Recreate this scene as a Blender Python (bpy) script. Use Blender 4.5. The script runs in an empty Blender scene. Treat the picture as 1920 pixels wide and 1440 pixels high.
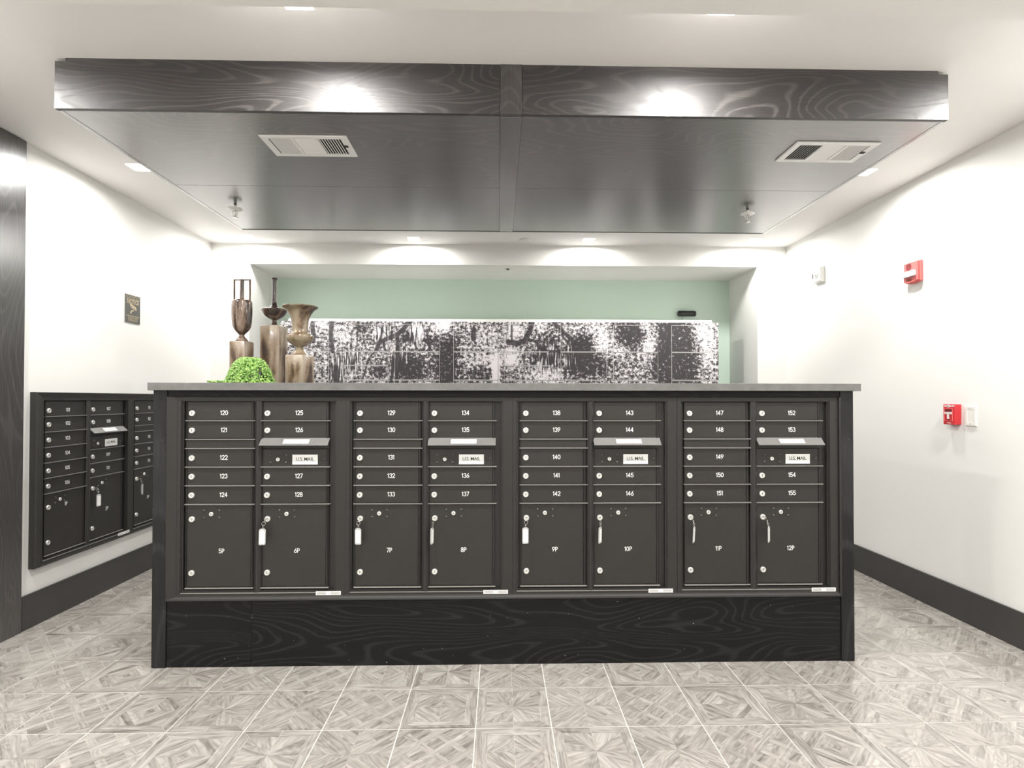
import bpy, math, random
from mathutils import Vector, Matrix
random.seed(7)
PI = math.pi
S = bpy.context.scene
COL = S.collection

# ------------------------------------------------------------------ camera
F_PX, YAW, PITCH, ROLL, SHY, CAM_H = 1035.8, 0.02343, 0.01227, 0.00089, 15.3, 1.294
cy, sy, cp, sp = math.cos(YAW), math.sin(YAW), math.cos(PITCH), math.sin(PITCH)
FW = Vector((sy*cp, cy*cp, sp)); RT = Vector((cy, -sy, 0)); UP = RT.cross(FW)
cr, sr = math.cos(ROLL), math.sin(ROLL)
R2 = RT*cr + UP*sr; U2 = UP*cr - RT*sr
cam = bpy.data.cameras.new('camera'); co = bpy.data.objects.new('camera', cam); COL.objects.link(co)
m = Matrix((R2, U2, -FW)).transposed().to_4x4(); m.translation = (0, 0, CAM_H)
co.matrix_world = m
cam.sensor_fit = 'HORIZONTAL'; cam.sensor_width = 36; cam.lens = F_PX*36/1920
cam.shift_y = SHY/1920; cam.clip_start = 0.05; cam.clip_end = 60
S.camera = co

def at(px, py, axis, v):
    """the point on the plane (axis = v) that is measured at this spot of the photograph"""
    d = FW + R2*((px-960)/F_PX) - U2*((py-720-SHY)/F_PX)
    o = Vector((0, 0, CAM_H)); t = (v-o[axis])/d[axis]
    return o + d*t

# ------------------------------------------------------------------ world, exposure
W = bpy.data.worlds.new('world'); S.world = W; W.use_nodes = True
W.node_tree.nodes['Background'].inputs[0].default_value = (1, 1, 1, 1)
W.node_tree.nodes['Background'].inputs[1].default_value = 0.25
S.view_settings.view_transform = 'Standard'; S.view_settings.look = 'None'
S.view_settings.gamma = 1; S.view_settings.exposure = 0.52
S.view_settings.use_curve_mapping = False
LAMP_W = 11.0            # watts of one downlight around the canopy
LAMP_FRONT_W = 19.0      # watts of one downlight in the row in front of the canopy
LAMP_ADDED_W = 14.0       # watts of one added, unseen downlight in the lower ceiling
LAMP_SPREAD = 172

# ------------------------------------------------------------------ room measures
XL, XR, YB, HC = -2.655, 2.713, 5.141, 2.730       # side walls, back wall, ceiling
NL, NR, HN, YN = -2.303, 2.433, 2.542, 5.773       # niche in the back wall
YF, HB, YBULK = -2.8, 2.63, 1.885                  # wall behind the viewer, lower ceiling
SL, SR, YS1, YS2, HS = -1.873, 1.963, 2.355, 4.03, 2.516   # wood canopy
YC = 2.705                                         # counter front

# ------------------------------------------------------------------ materials
def new_mat(name):
    m = bpy.data.materials.new(name); m.use_nodes = True
    nt = m.node_tree; b = nt.nodes['Principled BSDF']
    return m, nt, b
def N(nt, t, **k):
    n = nt.nodes.new(t)
    for a, v in k.items(): setattr(n, a, v)
    return n
def plain(name, col, rough=.5, metal=0., bump=0., bscale=200., var=0., vscale=4., spec=.5, coat=0.):
    m, nt, b = new_mat(name)
    b.inputs['Base Color'].default_value = (*col, 1); b.inputs['Roughness'].default_value = rough
    b.inputs['Metallic'].default_value = metal; b.inputs['Specular IOR Level'].default_value = spec
    b.inputs['Coat Weight'].default_value = coat; b.inputs['Coat Roughness'].default_value = .1
    tc = N(nt, 'ShaderNodeTexCoord')
    n = N(nt, 'ShaderNodeTexNoise'); n.inputs['Scale'].default_value = vscale; n.inputs['Detail'].default_value = 5
    nt.links.new(tc.outputs['Object'], n.inputs['Vector'])
    mx = N(nt, 'ShaderNodeMix', data_type='RGBA')
    mx.inputs[6].default_value = (*[c*(1-var) for c in col], 1); mx.inputs[7].default_value = (*[min(1, c*(1+var)) for c in col], 1)
    nt.links.new(n.outputs['Fac'], mx.inputs[0]); nt.links.new(mx.outputs[2], b.inputs['Base Color'])
    if bump:
        n2 = N(nt, 'ShaderNodeTexNoise'); n2.inputs['Scale'].default_value = bscale; n2.inputs['Detail'].default_value = 2
        nt.links.new(tc.outputs['Object'], n2.inputs['Vector'])
        bp = N(nt, 'ShaderNodeBump'); bp.inputs['Strength'].default_value = bump; bp.inputs['Distance'].default_value = .002
        nt.links.new(n2.outputs['Fac'], bp.inputs['Height']); nt.links.new(bp.outputs[0], b.inputs['Normal'])
    return m
def wood(name, axis, base, line, rough=.3, freq=26., spec=.5, along=.35, nscale=2.2, line_amt=.5, wear=0., coat=0., bump=.12):
    m, nt, b = new_mat(name); b.inputs['Coat Weight'].default_value = coat; b.inputs['Coat Roughness'].default_value = .24; b.inputs['Coat IOR'].default_value = 2.3
    b.inputs['Specular IOR Level'].default_value = spec
    tc = N(nt, 'ShaderNodeTexCoord')
    def mapped(al, ac):
        mp = N(nt, 'ShaderNodeMapping'); s = [ac]*3; s[axis] = al
        mp.inputs['Scale'].default_value = s; nt.links.new(tc.outputs['Object'], mp.inputs['Vector']); return mp.outputs[0]
    n1 = N(nt, 'ShaderNodeTexNoise'); n1.inputs['Scale'].default_value = nscale; n1.inputs['Detail'].default_value = 1.5; n1.inputs['Distortion'].default_value = .25
    nt.links.new(mapped(along, 1.6), n1.inputs['Vector'])
    mu = N(nt, 'ShaderNodeMath', operation='MULTIPLY'); mu.inputs[1].default_value = freq*6.28
    nt.links.new(n1.outputs['Fac'], mu.inputs[0])
    si = N(nt, 'ShaderNodeMath', operation='SINE'); nt.links.new(mu.outputs[0], si.inputs[0])
    rp = N(nt, 'ShaderNodeValToRGB'); rp.color_ramp.elements[0].position = .45; rp.color_ramp.elements[1].position = .98
    nt.links.new(si.outputs[0], rp.inputs[0])
    n2 = N(nt, 'ShaderNodeTexNoise'); n2.inputs['Scale'].default_value = 1; n2.inputs['Detail'].default_value = 3
    nt.links.new(mapped(7, 330), n2.inputs['Vector'])
    rp2 = N(nt, 'ShaderNodeValToRGB'); rp2.color_ramp.elements[0].position = .36; rp2.color_ramp.elements[1].position = .74
    nt.links.new(n2.outputs['Fac'], rp2.inputs[0])
    pr = N(nt, 'ShaderNodeMath', operation='MULTIPLY_ADD'); pr.inputs[1].default_value = .6; pr.inputs[2].default_value = .35; nt.links.new(rp2.outputs[0], pr.inputs[0])
    a = N(nt, 'ShaderNodeMath', operation='MULTIPLY'); nt.links.new(rp.outputs[0], a.inputs[0]); nt.links.new(pr.outputs[0], a.inputs[1])
    a2 = N(nt, 'ShaderNodeMath', operation='MULTIPLY_ADD'); a2.inputs[1].default_value = 1-line_amt
    nt.links.new(rp2.outputs[0], a2.inputs[0])
    a3 = N(nt, 'ShaderNodeMath', operation='MULTIPLY'); a3.inputs[1].default_value = line_amt*1.6
    nt.links.new(a.outputs[0], a3.inputs[0]); nt.links.new(a3.outputs[0], a2.inputs[2]); a2.use_clamp = True
    mx = N(nt, 'ShaderNodeMix', data_type='RGBA')
    mx.inputs[6].default_value = (*base, 1); mx.inputs[7].default_value = (*line, 1)
    nt.links.new(a2.outputs[0], mx.inputs[0]); out = mx.outputs[2]
    if wear:
        n3 = N(nt, 'ShaderNodeTexNoise'); n3.inputs['Scale'].default_value = 60; n3.inputs['Detail'].default_value = 3
        nt.links.new(tc.outputs['Object'], n3.inputs['Vector'])
        r3 = N(nt, 'ShaderNodeValToRGB'); r3.color_ramp.elements[0].position = 1-wear; r3.color_ramp.elements[1].position = min(1, 1-wear+.03)
        nt.links.new(n3.outputs['Fac'], r3.inputs[0])
        m3 = N(nt, 'ShaderNodeMix', data_type='RGBA'); m3.inputs[7].default_value = (.35, .34, .33, 1)
        nt.links.new(r3.outputs[0], m3.inputs[0]); nt.links.new(out, m3.inputs[6]); out = m3.outputs[2]
    nt.links.new(out, b.inputs['Base Color'])
    rr = N(nt, 'ShaderNodeMath', operation='MULTIPLY_ADD'); rr.inputs[1].default_value = .18 if bump > .05 else .05; rr.inputs[2].default_value = rough
    nt.links.new(a2.outputs[0], rr.inputs[0]); nt.links.new(rr.outputs[0], b.inputs['Roughness'])
    bp = N(nt, 'ShaderNodeBump'); bp.inputs['Strength'].default_value = bump; bp.inputs['Distance'].default_value = .0015
    nt.links.new(a2.outputs[0], bp.inputs['Height']); nt.links.new(bp.outputs[0], b.inputs['Normal'])
    return m
def emit(name, col, s):
    m, nt, b = new_mat(name); b.inputs['Base Color'].default_value = (*col, 1)
    b.inputs['Emission Color'].default_value = (*col, 1); b.inputs['Emission Strength'].default_value = s
    return m
M = {}
M['wall'] = plain('wall_paint', (.83, .825, .80), .6, bump=.05, bscale=500, var=.01)
M['green'] = plain('sage_paint', (.61, .75, .64), .55, bump=.05, bscale=500, var=.01)
M['ceiling'] = plain('ceiling_paint', (.80, .782, .765), .7, bump=.05, bscale=400, var=.01)
M['base'] = plain('baseboard_paint', (.045, .043, .041), .42, bump=.15, bscale=300, var=.15)
M['metal'] = plain('dark_bronze_metal', (.021, .0188, .017), .42, bump=.35, bscale=900, var=.06, vscale=9, spec=.55)
M['rail'] = plain('lit_rail_edge', (.26, .25, .24), .3, metal=.5, var=.2, vscale=50)  # dark rails painted paler, for the light their top edges catch
M['metal2'] = plain('dark_bronze_trim', (.024, .0222, .0208), .38, bump=.3, bscale=700, var=.12, vscale=9)
M['edge'] = plain('worn_metal_edge', (.42, .41, .39), .35, metal=.6, var=.25, vscale=60)
M['hood'] = plain('lit_hood_metal', (.17, .165, .158), .42, metal=.3, bump=.5, bscale=500, var=.15, vscale=25)  # same dark metal; light on the upward slope is put into this grey
M['chrome'] = plain('chrome_lock', (.88, .87, .84), .28, metal=.7, var=.05)
M['keyway'] = plain('lock_keyway', (.30, .29, .27), .4, metal=.6)
M['rivet'] = plain('rivet_head', (.10, .095, .09), .25, metal=.6)
M['white'] = plain('white_print', (.88, .88, .86), .5)
M['paper'] = plain('label_paper', (.86, .86, .84), .45)
M['ink'] = plain('black_ink', (.02, .02, .02), .5)
M['grey_ink'] = plain('grey_ink', (.10, .10, .10), .5)
M['tag'] = plain('clear_tag_plastic', (.52, .52, .51), .18, var=.06, vscale=40)
M['steel'] = plain('steel_ring', (.75, .74, .70), .25, metal=.9)
M['stone'] = plain('grey_stone_top', (.155, .152, .147), .33, bump=.05, bscale=100, var=.32, vscale=26)
M['blackwoodH'] = wood('black_stained_oak_across', 0, (.0035, .0035, .0037), (.019, .019, .020), .42, freq=36, line_amt=.8, wear=.25, spec=.28)
M['blackwoodV'] = wood('black_stained_oak_upright', 2, (.0045, .0045, .0048), (.030, .030, .032), .36, freq=9, line_amt=.5, wear=.27, spec=.4)
M['canopyF'] = wood('espresso_oak_fascia', 0, (.013, .0105, .0102), (.062, .055, .052), .48, spec=.8, freq=34, line_amt=.7, along=.4, nscale=2.2, coat=.1)
M['canopyB'] = wood('espresso_oak_soffit', 0, (.026, .022, .020), (.105, .093, .083), .30, freq=30, line_amt=.65, bump=.06, spec=1., coat=1.)
M['canopyY'] = wood('espresso_oak_strip', 1, (.030, .0265, .0245), (.082, .075, .070), .17, freq=20, line_amt=.4, bump=.02, spec=1., coat=1.)
M['panelV'] = wood('dark_oak_wall_panel', 2, (.016, .0145, .014), (.065, .06, .058), .28, freq=24, line_amt=.4, coat=.6)
M['vent'] = plain('vent_white_metal', (.78, .77, .76), .4)
M['dark'] = plain('dark_void', (.03, .029, .028), .7)
M['plastic'] = plain('white_plastic', (.80, .79, .75), .4)
M['red'] = plain('red_plastic', (.62, .035, .045), .35)
M['pink'] = plain('red_horn_plastic', (.78, .16, .15), .4)  # paler red: the horn's overexposure is put into the colour
M['reddark'] = plain('dark_red_recess', (.16, .01, .015), .5)
M['lens'] = plain('strobe_lens', (.75, .78, .78), .12, var=.25, vscale=90)
M['camera'] = plain('black_camera_plastic', (.018, .018, .017), .35)
M['lockerside'] = plain('locker_dark_steel', (.09, .088, .092), .45)
M['lockerline'] = plain('locker_seam_metal', (.78, .77, .75), .35)
M['lamp'] = emit('lamp_diffuser', (1, .985, .95), 6.0)
M['signplate'] = plain('sign_charcoal', (.10, .10, .093), .4)
M['gold'] = plain('sign_gold', (.62, .50, .33), .35, metal=.2)
M['pot'] = plain('white_pot', (.75, .74, .72), .3)

def leaf_mat():
    m, nt, b = new_mat('succulent_leaf'); b.inputs['Roughness'].default_value = .4
    tc = N(nt, 'ShaderNodeTexCoord'); n = N(nt, 'ShaderNodeTexNoise'); n.inputs['Scale'].default_value = 90
    nt.links.new(tc.outputs['Object'], n.inputs['Vector'])
    r = N(nt, 'ShaderNodeValToRGB'); e = r.color_ramp.elements
    e[0].position = .36; e[0].color = (.06, .19, .02, 1); e[1].position = .66; e[1].color = (.46, .66, .20, 1)  # bead variation with leaf shadows and highlights painted into its two greens
    nt.links.new(n.outputs['Fac'], r.inputs[0]); nt.links.new(r.outputs[0], b.inputs['Base Color'])
    b.inputs['Subsurface Weight'].default_value = .15; b.inputs['Subsurface Radius'].default_value = (.004, .006, .002)
    return m
M['leaf'] = leaf_mat()
def glaze(name, dark, tan, amt, rough, gloss=.6, seed=0., pillar=False):
    m, nt, b = new_mat(name); b.inputs['Roughness'].default_value = rough
    b.inputs['Coat Weight'].default_value = gloss; b.inputs['Coat Roughness'].default_value = .06
    tc = N(nt, 'ShaderNodeTexCoord'); mp = N(nt, 'ShaderNodeMapping')
    mp.inputs['Scale'].default_value = (14, 14, 5); mp.inputs['Location'].default_value = (seed, seed, seed)
    nt.links.new(tc.outputs['Object'], mp.inputs['Vector'])
    n = N(nt, 'ShaderNodeTexNoise'); n.inputs['Scale'].default_value = 1.; n.inputs['Detail'].default_value = 4; n.inputs['Distortion'].default_value = .6
    nt.links.new(mp.outputs[0], n.inputs['Vector'])
    n2 = N(nt, 'ShaderNodeTexNoise'); n2.inputs['Scale'].default_value = 330; n2.inputs['Detail'].default_value = 3
    nt.links.new(tc.outputs['Object'], n2.inputs['Vector'])
    ad = N(nt, 'ShaderNodeMath', operation='MULTIPLY_ADD'); ad.inputs[1].default_value = .55
    nt.links.new(n2.outputs['Fac'], ad.inputs[0]); nt.links.new(n.outputs['Fac'], ad.inputs[2])
    r = N(nt, 'ShaderNodeValToRGB'); e = r.color_ramp.elements
    e[0].position = .62+amt; e[0].color = (*dark, 1); e[1].position = .88+amt; e[1].color = (*tan, 1)
    mid = e.new(.74+amt); mid.color = tuple((a*.45+c*.55)*k for a, c, k in zip(dark, tan, (1.05, .85, .7)))+(1,)
    src = ad.outputs[0]
    if pillar:      # the glaze thins out and turns tan along the upright edges and the top
        sx = N(nt, 'ShaderNodeSeparateXYZ'); nt.links.new(tc.outputs['Generated'], sx.inputs[0]); q = []
        for i in (0, 1):
            a = N(nt, 'ShaderNodeMath', operation='SUBTRACT'); a.inputs[1].default_value = .5; nt.links.new(sx.outputs[i], a.inputs[0])
            a2 = N(nt, 'ShaderNodeMath', operation='ABSOLUTE'); nt.links.new(a.outputs[0], a2.inputs[0]); q.append(a2.outputs[0])
        mn = N(nt, 'ShaderNodeMath', operation='MINIMUM'); nt.links.new(q[0], mn.inputs[0]); nt.links.new(q[1], mn.inputs[1])
        zz = N(nt, 'ShaderNodeMath', operation='MULTIPLY'); zz.inputs[1].default_value = .47; nt.links.new(sx.outputs[2], zz.inputs[0])
        mxx = N(nt, 'ShaderNodeMath', operation='MAXIMUM'); nt.links.new(mn.outputs[0], mxx.inputs[0]); nt.links.new(zz.outputs[0], mxx.inputs[1])
        mr = N(nt, 'ShaderNodeMapRange'); mr.inputs[1].default_value = .28; mr.inputs[2].default_value = .48; mr.inputs[3].default_value = 0; mr.inputs[4].default_value = .22
        nt.links.new(mxx.outputs[0], mr.inputs[0])
        ad2 = N(nt, 'ShaderNodeMath', operation='ADD'); nt.links.new(src, ad2.inputs[0]); nt.links.new(mr.outputs[0], ad2.inputs[1]); src = ad2.outputs[0]
    nt.links.new(src, r.inputs[0]); nt.links.new(r.outputs[0], b.inputs['Base Color'])
    return m
M['glazeP'] = glaze('drip_glaze_pillar', (.040, .026, .018), (.34, .275, .205), .06, .35, .35, pillar=True)
M['glazeA'] = glaze('drip_glaze_brown', (.035, .022, .018), (.30, .235, .19), .08, .2, .8, 3.)
M['glazeB'] = glaze('drip_glaze_dark', (.028, .016, .014), (.22, .16, .13), .16, .15, .9, 7.)
M['glazeC'] = glaze('drip_glaze_bronze', (.05, .032, .018), (.30, .245, .17), .05, .18, .9, 5.)

def floor_mats():
    m, nt, b = new_mat('wood_look_tile')
    uv = N(nt, 'ShaderNodeUVMap', uv_map='grain'); at_ = N(nt, 'ShaderNodeVertexColor', layer_name='tone')
    mp = N(nt, 'ShaderNodeMapping'); mp.inputs['Scale'].default_value = (2.2, 26, 1); nt.links.new(uv.outputs[0], mp.inputs[0])
    n = N(nt, 'ShaderNodeTexNoise'); n.inputs['Scale'].default_value = 2.2; n.inputs['Detail'].default_value = 5; n.inputs['Distortion'].default_value = 1.1
    nt.links.new(mp.outputs[0], n.inputs['Vector'])
    mp2 = N(nt, 'ShaderNodeMapping'); mp2.inputs['Scale'].default_value = (3, 9, 1); nt.links.new(uv.outputs[0], mp2.inputs[0])
    n2 = N(nt, 'ShaderNodeTexNoise'); n2.inputs['Scale'].default_value = 1.3; n2.inputs['Detail'].default_value = 1
    nt.links.new(mp2.outputs[0], n2.inputs['Vector'])
    mu = N(nt, 'ShaderNodeMath', operation='MULTIPLY'); mu.inputs[1].default_value = 75
    nt.links.new(n2.outputs['Fac'], mu.inputs[0]); si = N(nt, 'ShaderNodeMath', operation='SINE'); nt.links.new(mu.outputs[0], si.inputs[0])
    s1 = N(nt, 'ShaderNodeMath', operation='MULTIPLY_ADD'); s1.inputs[1].default_value = .07; nt.links.new(si.outputs[0], s1.inputs[0]); nt.links.new(n.outputs['Fac'], s1.inputs[2])
    sep = N(nt, 'ShaderNodeSeparateColor'); nt.links.new(at_.outputs[0], sep.inputs[0])
    s2 = N(nt, 'ShaderNodeMath', operation='ADD'); nt.links.new(s1.outputs[0], s2.inputs[0]); nt.links.new(sep.outputs[0], s2.inputs[1])
    s3 = N(nt, 'ShaderNodeMath', operation='SUBTRACT'); nt.links.new(s2.outputs[0], s3.inputs[0]); s3.inputs[1].default_value = .5
    r = N(nt, 'ShaderNodeValToRGB'); e = r.color_ramp.elements
    e[0].position = .12; e[0].color = (.155, .140, .125, 1); e[1].position = .85; e[1].color = (.57, .54, .50, 1)
    k = e.new(.47); k.color = (.365, .338, .308, 1)
    nt.links.new(s3.outputs[0], r.inputs[0]); nt.links.new(r.outputs[0], b.inputs['Base Color'])
    b.inputs['Roughness'].default_value = .16; b.inputs['Specular IOR Level'].default_value = 1.; b.inputs['Coat Weight'].default_value = .3; b.inputs['Coat Roughness'].default_value = .1
    g = plain('pale_grout', (.74, .71, .67), .55)
    l = plain('tile_inlay_line', (.56, .53, .48), .3)
    return m, g, l
M['tile'], M['grout'], M['inlay'] = floor_mats()

def mural_mat():
    m, nt, b = new_mat('printed_tree_wrap'); b.inputs['Roughness'].default_value = .35
    vc = N(nt, 'ShaderNodeVertexColor', layer_name='print'); sep = N(nt, 'ShaderNodeSeparateColor'); nt.links.new(vc.outputs[0], sep.inputs[0])
    tc = N(nt, 'ShaderNodeUVMap', uv_map='place')
    n = N(nt, 'ShaderNodeTexNoise'); n.inputs['Scale'].default_value = 32; n.inputs['Detail'].default_value = 7; n.inputs['Roughness'].default_value = .75
    nt.links.new(tc.outputs[0], n.inputs['Vector'])
    mp = N(nt, 'ShaderNodeMapping'); mp.inputs['Scale'].default_value = (70, 7, 1); nt.links.new(tc.outputs[0], mp.inputs[0])
    n2 = N(nt, 'ShaderNodeTexNoise'); n2.inputs['Scale'].default_value = 1; n2.inputs['Detail'].default_value = 5
    nt.links.new(mp.outputs[0], n2.inputs['Vector'])
    mxn = N(nt, 'ShaderNodeMix'); nt.links.new(sep.outputs[2], mxn.inputs[0]); nt.links.new(n.outputs['Fac'], mxn.inputs[2]); nt.links.new(n2.outputs['Fac'], mxn.inputs[3])
    # bias (red) shifts the threshold, solid (green) pulls towards a plain dark trunk
    a = N(nt, 'ShaderNodeMath', operation='ADD'); nt.links.new(mxn.outputs[0], a.inputs[0]); nt.links.new(sep.outputs[0], a.inputs[1])
    r = N(nt, 'ShaderNodeValToRGB'); e = r.color_ramp.elements
    e[0].position = .90; e[0].color = (.036, .032, .035, 1); e[1].position = 1.0; e[1].color = (.86, .82, .84, 1)
    sc = N(nt, 'ShaderNodeMath', operation='MULTIPLY_ADD'); sc.inputs[1].default_value = .95; sc.inputs[2].default_value = -.0
    nt.links.new(a.outputs[0], sc.inputs[0]); nt.links.new(sc.outputs[0], r.inputs[0])
    mp3 = N(nt, 'ShaderNodeMix', data_type='RGBA'); mp3.inputs[7].default_value = (.032, .028, .031, 1)
    nt.links.new(sep.outputs[1], mp3.inputs[0]); nt.links.new(r.outputs[0], mp3.inputs[6]); nt.links.new(mp3.outputs[2], b.inputs['Base Color'])
    return m
M['mural'] = mural_mat()

# ------------------------------------------------------------------ mesh helpers
class MB:
    def __init__(s): s.v = []; s.f = []; s.m = []; s.sm = []
    def add(s, vs, fs, mi=0, smooth=False):
        o = len(s.v); s.v += [tuple(v) for v in vs]
        for f in fs: s.f.append(tuple(i+o for i in f)); s.m.append(mi); s.sm.append(smooth)
        return s
    def box(s, x0, x1, y0, y1, z0, z1, mi=0):
        vs = [(x0, y0, z0), (x1, y0, z0), (x1, y1, z0), (x0, y1, z0), (x0, y0, z1), (x1, y0, z1), (x1, y1, z1), (x0, y1, z1)]
        return s.add(vs, [(0, 3, 2, 1), (4, 5, 6, 7), (0, 1, 5, 4), (1, 2, 6, 5), (2, 3, 7, 6), (3, 0, 4, 7)], mi)
    def lathe(s, prof, c=(0, 0, 0), axis='z', seg=24, mi=0, smooth=True):
        vs = []; n = len(prof)
        for r, h in prof:
            for k in range(seg):
                a = 2*PI*k/seg; x, y = r*math.cos(a), r*math.sin(a)
                p = (x, y, h) if axis == 'z' else ((x, -h, y) if axis == 'y' else (h, x, y))
                vs.append((p[0]+c[0], p[1]+c[1], p[2]+c[2]))
        fs = [(i*seg+k, i*seg+(k+1) % seg, (i+1)*seg+(k+1) % seg, (i+1)*seg+k) for i in range(n-1) for k in range(seg)]
        s.add(vs, fs, mi, smooth); o = len(s.v)-len(vs)
        s.f.append(tuple(o+k for k in reversed(range(seg)))); s.m.append(mi); s.sm.append(False)
        s.f.append(tuple(o+(n-1)*seg+k for k in range(seg))); s.m.append(mi); s.sm.append(False)
        return s
    def tube(s, pts, r, seg=8, mi=0, closed=False):
        pts = [Vector(p) for p in pts]; n = len(pts); vs = []
        for i, p in enumerate(pts):
            a = pts[(i-1) % n] if (closed or i > 0) else p; b = pts[(i+1) % n] if (closed or i < n-1) else p
            t = (b-a).normalized(); u = t.cross(Vector((0, .31, .95)) if abs(t.z) < .9 else Vector((1, 0, 0))).normalized(); w = t.cross(u)
            for k in range(seg):
                an = 2*PI*k/seg; vs.append(tuple(p+(u*math.cos(an)+w*math.sin(an))*r))
        L = n if closed else n-1
        fs = [(i*seg+k, i*seg+(k+1) % seg, ((i+1) % n)*seg+(k+1) % seg, ((i+1) % n)*seg+k) for i in range(L) for k in range(seg)]
        s.add(vs, fs, mi, True)
        if not closed:
            o = len(s.v)-len(vs); s.f.append(tuple(o+k for k in reversed(range(seg)))); s.m.append(mi); s.sm.append(False)
            s.f.append(tuple(o+(n-1)*seg+k for k in range(seg))); s.m.append(mi); s.sm.append(False)
        return s
    def prism(s, poly, y0, y1, mi=0):
        """poly in (x, z), extruded along y"""
        n = len(poly); vs = [(x, y0, z) for x, z in poly]+[(x, y1, z) for x, z in poly]
        fs = [tuple(range(n)), tuple(range(2*n-1, n-1, -1))]+[(i, i+n, (i+1) % n+n, (i+1) % n) for i in range(n)]
        return s.add(vs, fs, mi)
    def loops(s, rects, closed_front=False, mi=0):
        """picture-frame profile: successive rectangles (x0,x1,z0,z1,y)"""
        vs = []
        for x0, x1, z0, z1, y in rects: vs += [(x0, y, z0), (x1, y, z0), (x1, y, z1), (x0, y, z1)]
        fs = [(i*4+k, i*4+(k+1) % 4, (i+1)*4+(k+1) % 4, (i+1)*4+k) for i in range(len(rects)-1) for k in range(4)]
        return s.add(vs, fs, mi)
    def text(s, txt, c, size, mi=0, d=.0004, sx=1., off=.0):
        vs, fs = text_geo(txt, off)
        s.add([(c[0]+x*size*sx, c[1]-(d if z > .5 else 0), c[2]+y*size) for x, y, z in vs], fs, mi); return s
    def build(s, name, mats, parent=None, loc=(0, 0, 0), bevel=0, recalc=True):
        me = bpy.data.meshes.new(name)
        me.from_pydata([(v[0]-loc[0], v[1]-loc[1], v[2]-loc[2]) for v in s.v], [], s.f)
        for mt in (mats if isinstance(mats, (list, tuple)) else [mats]): me.materials.append(mt)
        me.polygons.foreach_set('material_index', s.m); me.polygons.foreach_set('use_smooth', s.sm)
        if recalc:
            import bmesh
            bm = bmesh.new(); bm.from_mesh(me); bmesh.ops.recalc_face_normals(bm, faces=bm.faces); bm.to_mesh(me); bm.free()
        me.update()
        o = bpy.data.objects.new(name, me); COL.objects.link(o)
        put(o, parent, loc)
        if bevel:
            b = o.modifiers.new('bevel', 'BEVEL'); b.width = bevel; b.segments = 2; b.limit_method = 'ANGLE'; b.angle_limit = .7
        return o
ORIG = {}      # the spot, in its thing's own frame, where each part has its origin
def put(o, parent, loc):
    ORIG[o.name] = Vector(loc)
    if parent is not None:
        o.parent = parent
        base = ORIG.get(parent.name, Vector((0, 0, 0))) if parent.parent is not None or parent.type == 'MESH' else Vector((0, 0, 0))
        if parent.get('_zero') is not None: base = Vector(parent['_zero'])
        o.location = Vector(loc)-base
    else: o.location = loc
_tc = {}
def text_geo(txt, off=0.):
    k = (txt, off)
    if k in _tc: return _tc[k]
    c = bpy.data.curves.new('t', 'FONT'); c.body = txt; c.size = 1.; c.align_x = 'CENTER'; c.align_y = 'CENTER'
    c.extrude = .01; c.offset = off; c.resolution_u = 3; c.space_character = .92
    o = bpy.data.objects.new('t', c); COL.objects.link(o)
    dg = bpy.context.evaluated_depsgraph_get(); dg.update()
    me = bpy.data.meshes.new_from_object(o.evaluated_get(dg))
    vs = [(v.co.x, v.co.y, 1. if v.co.z > 0 else 0.) for v in me.vertices]; fs = [tuple(p.vertices) for p in me.polygons]
    bpy.data.objects.remove(o); bpy.data.curves.remove(c); bpy.data.meshes.remove(me)
    xs = [v[0] for v in vs]; ys = [v[1] for v in vs]; mx = (min(xs)+max(xs))/2; my = (min(ys)+max(ys))/2
    _tc[k] = ([(x-mx, y-my, z) for x, y, z in vs], fs); return _tc[k]
_w = .068   # half stroke of the engraved figures, in figure heights
def _arc(cx, cy_, rx, ry, a0, a1, n=9): return [(cx+rx*math.cos(math.radians(a0+(a1-a0)*i/n)), cy_+ry*math.sin(math.radians(a0+(a1-a0)*i/n))) for i in range(n+1)]
GLY = {'0': (.62, [_arc(.31, .5, .25, .44, 0, 360, 18)]), '1': (.34, [[(.04, .78), (.20, .93), (.20, .06)]]),
       '2': (.60, [_arc(.30, .70, .23, .24, 170, -35, 10)+[(.08, .06), (.54, .06)]]),
       '3': (.58, [_arc(.28, .72, .21, .22, 150, -80, 9)+_arc(.28, .28, .24, .23, 85, -150, 10)[1:]]),
       '4': (.62, [[(.42, .06), (.42, .94), (.06, .30), (.56, .30)]]),
       '5': (.60, [[(.50, .94), (.13, .94), (.10, .54)]+_arc(.30, .33, .24, .27, 130, -150, 12)]),
       '6': (.60, [[(.44, .94), (.13, .46)]+_arc(.31, .31, .24, .25, 150, 510, 18)]),
       '7': (.56, [[(.06, .94), (.52, .94), (.20, .06)]]),
       '8': (.60, [_arc(.30, .72, .20, .22, 0, 360, 16), _arc(.30, .28, .24, .23, 0, 360, 16)]),
       '9': (.60, [[(.16, .06), (.47, .54)]+_arc(.29, .69, .24, .25, -30, 330, 18)]),
       'P': (.60, [[(.10, .06), (.10, .94), (.30, .94)]+_arc(.30, .70, .22, .24, 90, -90, 8)+[(.10, .46)]])}
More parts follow.
